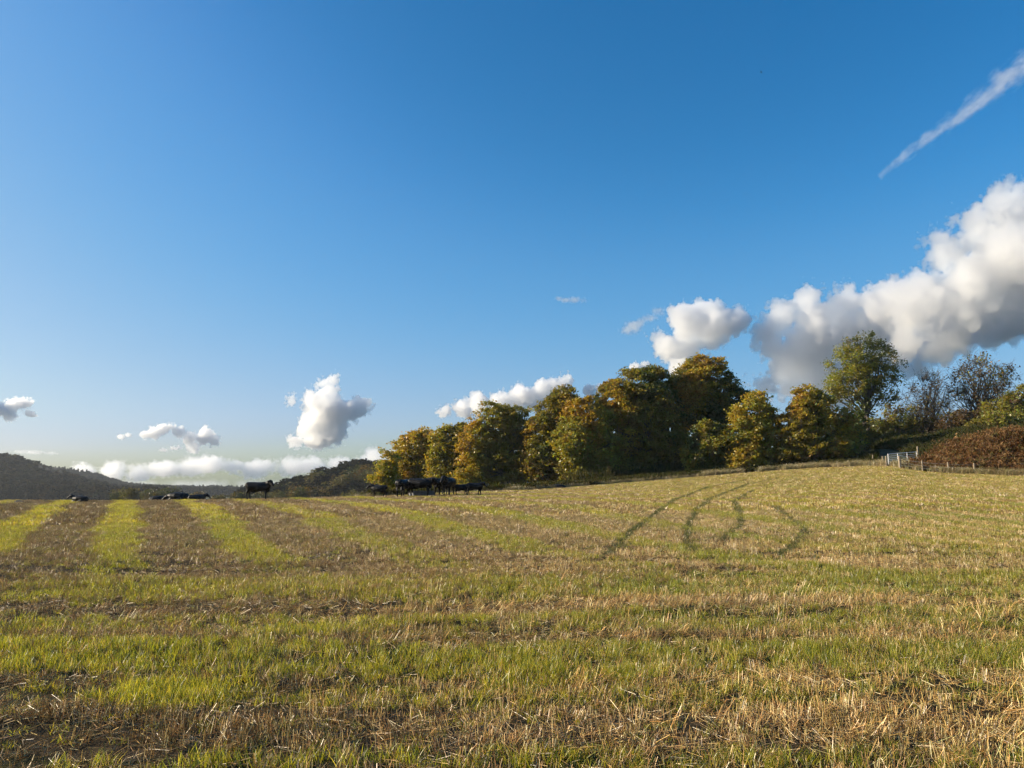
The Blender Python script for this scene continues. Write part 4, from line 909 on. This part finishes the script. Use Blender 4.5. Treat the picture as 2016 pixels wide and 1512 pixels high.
# ------------------------------------------------------------------ clouds (volumes lit by the sun)
def cloud_mat(name, puffs, dens, nscale, amp, soft, aniso=.3, detail=6.0):
    """vapour density: inside the billows, eroded by turbulence; puffs: (centre, radius, squash) in the cloud's own metres"""
    m, nt, out = new_mat(name)
    L = nt.links.new
    tc = N(nt, 'ShaderNodeTexCoord'); pos = tc.outputs['Object']
    n1 = N(nt, 'ShaderNodeTexNoise', Scale=nscale, Detail=detail, Roughness=.67); L(pos, n1.inputs['Vector'])
    best = None; rmed = float(np.median([q[1] for q in puffs]))
    for c, r_, sq in puffs:
        s = N(nt, 'ShaderNodeVectorMath', operation='SUBTRACT'); L(pos, s.inputs[0]); s.inputs[1].default_value = c
        src = s.outputs[0]
        if sq != 1:
            k = N(nt, 'ShaderNodeVectorMath', operation='MULTIPLY'); L(src, k.inputs[0]); k.inputs[1].default_value = (1, 1, 1 / sq); src = k.outputs[0]
        ln = N(nt, 'ShaderNodeVectorMath', operation='LENGTH'); L(src, ln.inputs[0])
        d = N(nt, 'ShaderNodeMath', operation='MULTIPLY_ADD'); L(ln.outputs['Value'], d.inputs[0]); d.inputs[1].default_value = -1 / rmed; d.inputs[2].default_value = r_ / rmed
        if best is None: best = d.outputs[0]
        else:
            mx = N(nt, 'ShaderNodeMath', operation='SMOOTH_MAX'); L(best, mx.inputs[0]); L(d.outputs[0], mx.inputs[1]); mx.inputs[2].default_value = .45; best = mx.outputs[0]
    f = N(nt, 'ShaderNodeMath', operation='MULTIPLY_ADD'); L(n1.outputs[0], f.inputs[0]); f.inputs[1].default_value = amp * 2
    vo = N(nt, 'ShaderNodeTexVoronoi', Scale=nscale * 3.2, Detail=1.0, Roughness=.55); L(pos, vo.inputs['Vector'])     # cauliflower heads
    vb = N(nt, 'ShaderNodeMath', operation='MULTIPLY_ADD'); L(vo.outputs['Distance'], vb.inputs[0]); vb.inputs[1].default_value = -.5; vb.inputs[2].default_value = .22
    ad = N(nt, 'ShaderNodeMath', operation='ADD'); L(vb.outputs[0], ad.inputs[0]); L(best, ad.inputs[1]); L(ad.outputs[0], f.inputs[2])
    mr = N(nt, 'ShaderNodeMapRange', interpolation_type='SMOOTHSTEP'); mr.inputs['From Min'].default_value = amp + .02; mr.inputs['From Max'].default_value = amp + soft
    mr.inputs['To Min'].default_value = 0; mr.inputs['To Max'].default_value = dens
    L(f.outputs[0], mr.inputs[0])
    v = N(nt, 'ShaderNodeVolumeScatter', Anisotropy=aniso); v.inputs['Color'].default_value = (1.0, .998, .99, 1)
    L(mr.outputs[0], v.inputs['Density']); L(v.outputs[0], out.inputs['Volume'])
    return m
def cloud(puffs, Y, label, seed, dens=4.6, amp=1.25, soft=.16, group='clouds', nsc=.75, squash=1.0, cat='cloud', name='cloud', voxel_px=4.0, grow=1.5, aniso=.71):
    """puffs: (px, py, radius px) of the billows; a real body of vapour at depth Y, its hull a little larger than the vapour"""
    r = np.random.default_rng(seed); k = Y / F
    c0 = np.mean([at(p[0], p[1], Y) for p in puffs], 0)
    bm = bmesh.new(); Q = []
    for p in puffs:
        rad = p[2] * k; sq = p[3] if len(p) > 3 else squash
        c = np.array(at(p[0], p[1], Y)) - c0; c[1] += r.normal() * rad * .35
        Q.append((tuple(c), rad, sq))
        s = bmesh.ops.create_icosphere(bm, subdivisions=3, radius=rad * grow)
        bmesh.ops.scale(bm, verts=s['verts'], vec=(1, 1, sq)); bmesh.ops.translate(bm, verts=s['verts'], vec=c)
    me = bpy.data.meshes.new('t'); bm.to_mesh(me); bm.free()
    o = bpy.data.objects.new('t', me); COL.objects.link(o)
    m = o.modifiers.new('r', 'REMESH'); m.mode = 'VOXEL'; m.voxel_size = voxel_px * k
    C.view_layer.update(); me2 = bpy.data.meshes.new_from_object(o.evaluated_get(C.evaluated_depsgraph_get())); me2.name = name
    bpy.data.objects.remove(o); bpy.data.meshes.remove(me)
    rad = float(np.median([q[1] for q in Q]))
    me2.materials.append(cloud_mat(name, Q, dens / rad, nsc / rad, amp, soft, aniso))
    o = mesh_obj(name, me2, None, c0)
    return tag(o, label, cat, group)
GC = 'fair weather clouds'
cloud([(1998, 416, 66), (1930, 440, 62), (1860, 500, 56), (1960, 530, 90), (1812, 492, 24), (1815, 595, 78), (1900, 600, 88), (2020, 600, 90), (2080, 480, 120), (2100, 620, 80), (1950, 640, 55), (1875, 635, 55), (1885, 555, 70), (1760, 610, 46), (1990, 510, 80), (1800, 665, 46), (1850, 660, 50)], 3000, 'huge white and grey cumulus rising out of the right edge', 1, group=GC, voxel_px=8)
cloud([(1540, 628, 45), (1595, 612, 50), (1655, 602, 52), (1710, 605, 55), (1530, 680, 40), (1605, 690, 62), (1690, 690, 66), (1560, 748, 42), (1640, 755, 62), (1760, 690, 50), (1500, 755, 26), (1800, 720, 40), (1512, 655, 36), (1590, 655, 55), (1660, 650, 60), (1535, 720, 42), (1745, 630, 55), (1830, 690, 46)], 3300, 'broad white cumulus behind the tall airy tree', 2, group=GC, voxel_px=8)
cloud([(1372, 612, 40), (1340, 640, 44), (1412, 625, 44), (1448, 632, 34), (1310, 685, 36), (1350, 690, 38), (1330, 732, 32), (1290, 662, 20), (1395, 660, 38)], 3300, 'white cumulus directly above the largest tree', 3, group=GC, voxel_px=6)
cloud([(1230, 652, 20, .7), (1246, 642, 22, .7), (1262, 634, 20, .6), (1278, 626, 20, .6), (1294, 614, 18, .6)], 3200, 'thin wisp at the left of the cumulus above the largest tree', 4, group=GC, dens=1.6, soft=.9, amp=1.5)
cloud([(645, 768, 28), (658, 750, 16), (618, 795, 30), (645, 812, 46), (608, 845, 34), (655, 848, 36), (702, 805, 28), (630, 868, 22), (574, 785, 15), (722, 808, 16), (585, 866, 18)], 5000, 'lone white cumulus left of the tree row, shaded on its right', 5, group=GC, voxel_px=4)
cloud([(875, 812, 18), (910, 802, 24), (945, 795, 26), (985, 790, 28), (1025, 780, 30), (1065, 768, 30), (1098, 756, 24), (1115, 748, 14), (1000, 805, 26), (1060, 795, 24)], 4500, 'long low white cloud behind the left half of the tree row', 6, group=GC, voxel_px=4)
cloud([(1250, 722, 13), (1270, 720, 12)], 4500, 'small white cloud peeping over the shoulder of the largest tree', 7, group=GC, voxel_px=3)
cloud([(1160, 766, 14), (1182, 764, 12)], 4500, 'small white cloud showing over the bronze tree', 17, group=GC, voxel_px=3)
cloud([(290, 855, 12), (306, 852, 15), (322, 846, 14), (335, 838, 9)], 6000, 'small white cloud, left of the pair above the valley', 8, group=GC, voxel_px=2, dens=4.0)
cloud([(355, 852, 15), (372, 862, 16), (410, 855, 17), (420, 868, 14), (380, 878, 14), (345, 882, 12, .6), (398, 864, 14), (320, 886, 9, .6)], 6000, 'small ragged white cloud, right of the pair above the valley', 9, group=GC, voxel_px=2, dens=4.0)
cloud([(0, 802, 18), (28, 798, 18), (50, 792, 14), (18, 812, 16), (-30, 800, 24), (60, 814, 14, .6)], 6000, 'white cloud cut by the left edge above the dark hill', 10, group=GC, voxel_px=2, dens=4.0)
cloud([(238, 859, 9, .7), (250, 857, 8, .8)], 6000, 'smallest white cloud, left of the pair above the valley', 11, group=GC, voxel_px=1.5, dens=2)
cloud([(1100, 587, 15, .4), (1116, 589, 17, .45), (1132, 590, 18, .5), (1148, 591, 13, .5)], 5000, 'faint wisp alone in the blue above the tree row', 12, group=GC, dens=1.5, amp=1.2, soft=.9, voxel_px=2)
rl = np.random.default_rng(41)
lowb = [(x + rl.normal() * 8, np.interp(x, [150, 200, 260, 300, 345, 400, 450, 560, 640, 700, 760, 860], [932, 926, 934, 924, 917, 915, 918, 919, 915, 907, 897, 895]) + rl.normal() * 3, 28 + 12 * rl.random(), .55 + .2 * rl.random()) for x in range(160, 850, 34)]
cloud(lowb, 9000, 'long low bank of cream cloud lying on the horizon', 13, group=GC, voxel_px=3, dens=3.6, amp=.7, soft=.5, nsc=1.0)
cloud([(x, 955, 60, .26) for x in range(230, 720, 62)], 11000, 'pale flat cloud layer under the cream cloud bank', 18, group=GC, voxel_px=4, dens=1.3, amp=.8, soft=1.0)
cloud([(40, 889, 22, .2), (75, 891, 22, .2), (105, 893, 16, .2)], 9000, 'flat faint streak of cloud over the dark hill', 14, group=GC, dens=.5, voxel_px=2)
def vapour_trail(p0, p1, Y, r0_, r1_, label):
    """a frayed trail between two photograph points: tapering tube of thin vapour"""
    a = Vector(at(*p0, Y)); e = Vector(at(*p1, Y * .97)); d = e - a; Ln = d.length; k = Y / F
    m, nt, out = new_mat('vapour'); L = nt.links.new
    tc = N(nt, 'ShaderNodeTexCoord'); sx = N(nt, 'ShaderNodeSeparateXYZ'); L(tc.outputs['Object'], sx.inputs[0])
    st = N(nt, 'ShaderNodeVectorMath', operation='MULTIPLY'); L(tc.outputs['Object'], st.inputs[0]); st.inputs[1].default_value = (.5, 1, 1)
    n1 = N(nt, 'ShaderNodeTexNoise', Scale=.055 / k, Detail=7.0, Roughness=.62); L(st.outputs[0], n1.inputs['Vector'])
    fl = N(nt, 'ShaderNodeVectorMath', operation='MULTIPLY'); L(tc.outputs['Object'], fl.inputs[0]); fl.inputs[1].default_value = (0, 1, 1)
    ln = N(nt, 'ShaderNodeVectorMath', operation='LENGTH'); L(fl.outputs[0], ln.inputs[0])
    rr = N(nt, 'ShaderNodeMapRange'); L(sx.outputs['X'], rr.inputs[0]); rr.inputs['From Min'].default_value = 0; rr.inputs['From Max'].default_value = Ln
    rr.inputs['To Min'].default_value = r0_ * k; rr.inputs['To Max'].default_value = r1_ * k
    q = N(nt, 'ShaderNodeMath', operation='DIVIDE'); L(ln.outputs['Value'], q.inputs[0]); L(rr.outputs[0], q.inputs[1])
    f = N(nt, 'ShaderNodeMath', operation='MULTIPLY_ADD'); L(n1.outputs[0], f.inputs[0]); f.inputs[1].default_value = 3.4; f.inputs[2].default_value = -1.1
    g = N(nt, 'ShaderNodeMath', operation='SUBTRACT'); L(f.outputs[0], g.inputs[0]); L(q.outputs[0], g.inputs[1])
    mr = N(nt, 'ShaderNodeMapRange', interpolation_type='SMOOTHSTEP'); L(g.outputs[0], mr.inputs[0]); mr.inputs['From Min'].default_value = -.35; mr.inputs['From Max'].default_value = .9
    mr.inputs['To Min'].default_value = 0; mr.inputs['To Max'].default_value = 1.0 / (r1_ * k)
    v = N(nt, 'ShaderNodeVolumeScatter', Anisotropy=.3); L(mr.outputs[0], v.inputs['Density']); L(v.outputs[0], out.inputs['Volume'])
    bag = Bag(); x = np.linspace(-.02 * Ln, 1.0 * Ln, 12); tube(bag, np.stack([x, x * 0, x * 0], 1), (r0_ + (r1_ - r0_) * np.clip(x / Ln, 0, 1)) * k * 1.5, 12)
    n = bag.n; bmx = bmesh.new(); vs_ = [bmx.verts.new(c) for c in np.concatenate(bag.V)]
    for fc in bag.F: bmx.faces.new([vs_[i] for i in fc])
    bmx.faces.new(vs_[:12][::-1]); bmx.faces.new(vs_[-12:])
    o = bm_obj('vapour_trail', bmx, m, None, a); o.rotation_euler = d.to_track_quat('X', 'Z').to_euler()
    return tag(o, label, 'vapour trail', GC)
vapour_trail((1736, 342), (2080, 82), 4000, 9, 34, 'ragged white vapour trail slanting up to the right edge')
# smoke on the left hill
cloud([(128, 933, 6), (118, 928, 8), (106, 924, 9), (92, 921, 9), (78, 919, 8)], 640, 'thin blue smoke drifting over the left hill', 16, group=None, dens=.16, amp=1.3, soft=1.4, voxel_px=1.5, cat='smoke', name='smoke')
bpy.data.objects['smoke']['kind'] = 'stuff'

# ------------------------------------------------------------------ haze: a closed box of thin air round the whole scene
m, nt, out = new_mat('haze')
pv = N(nt, 'ShaderNodeVolumePrincipled'); pv.inputs['Density'].default_value = HAZE; pv.inputs['Color'].default_value = (.80, .86, .95, 1); pv.inputs['Anisotropy'].default_value = .3
nt.links.new(pv.outputs[0], out.inputs['Volume'])
b = bmesh.new(); box(b, (-1760, -1760, -32), (1760, 1760, 75)); o = bm_obj('haze', b, m); o.display_type = 'WIRE'
tag(o, 'thin pale haze over the whole valley', 'haze', kind='stuff')
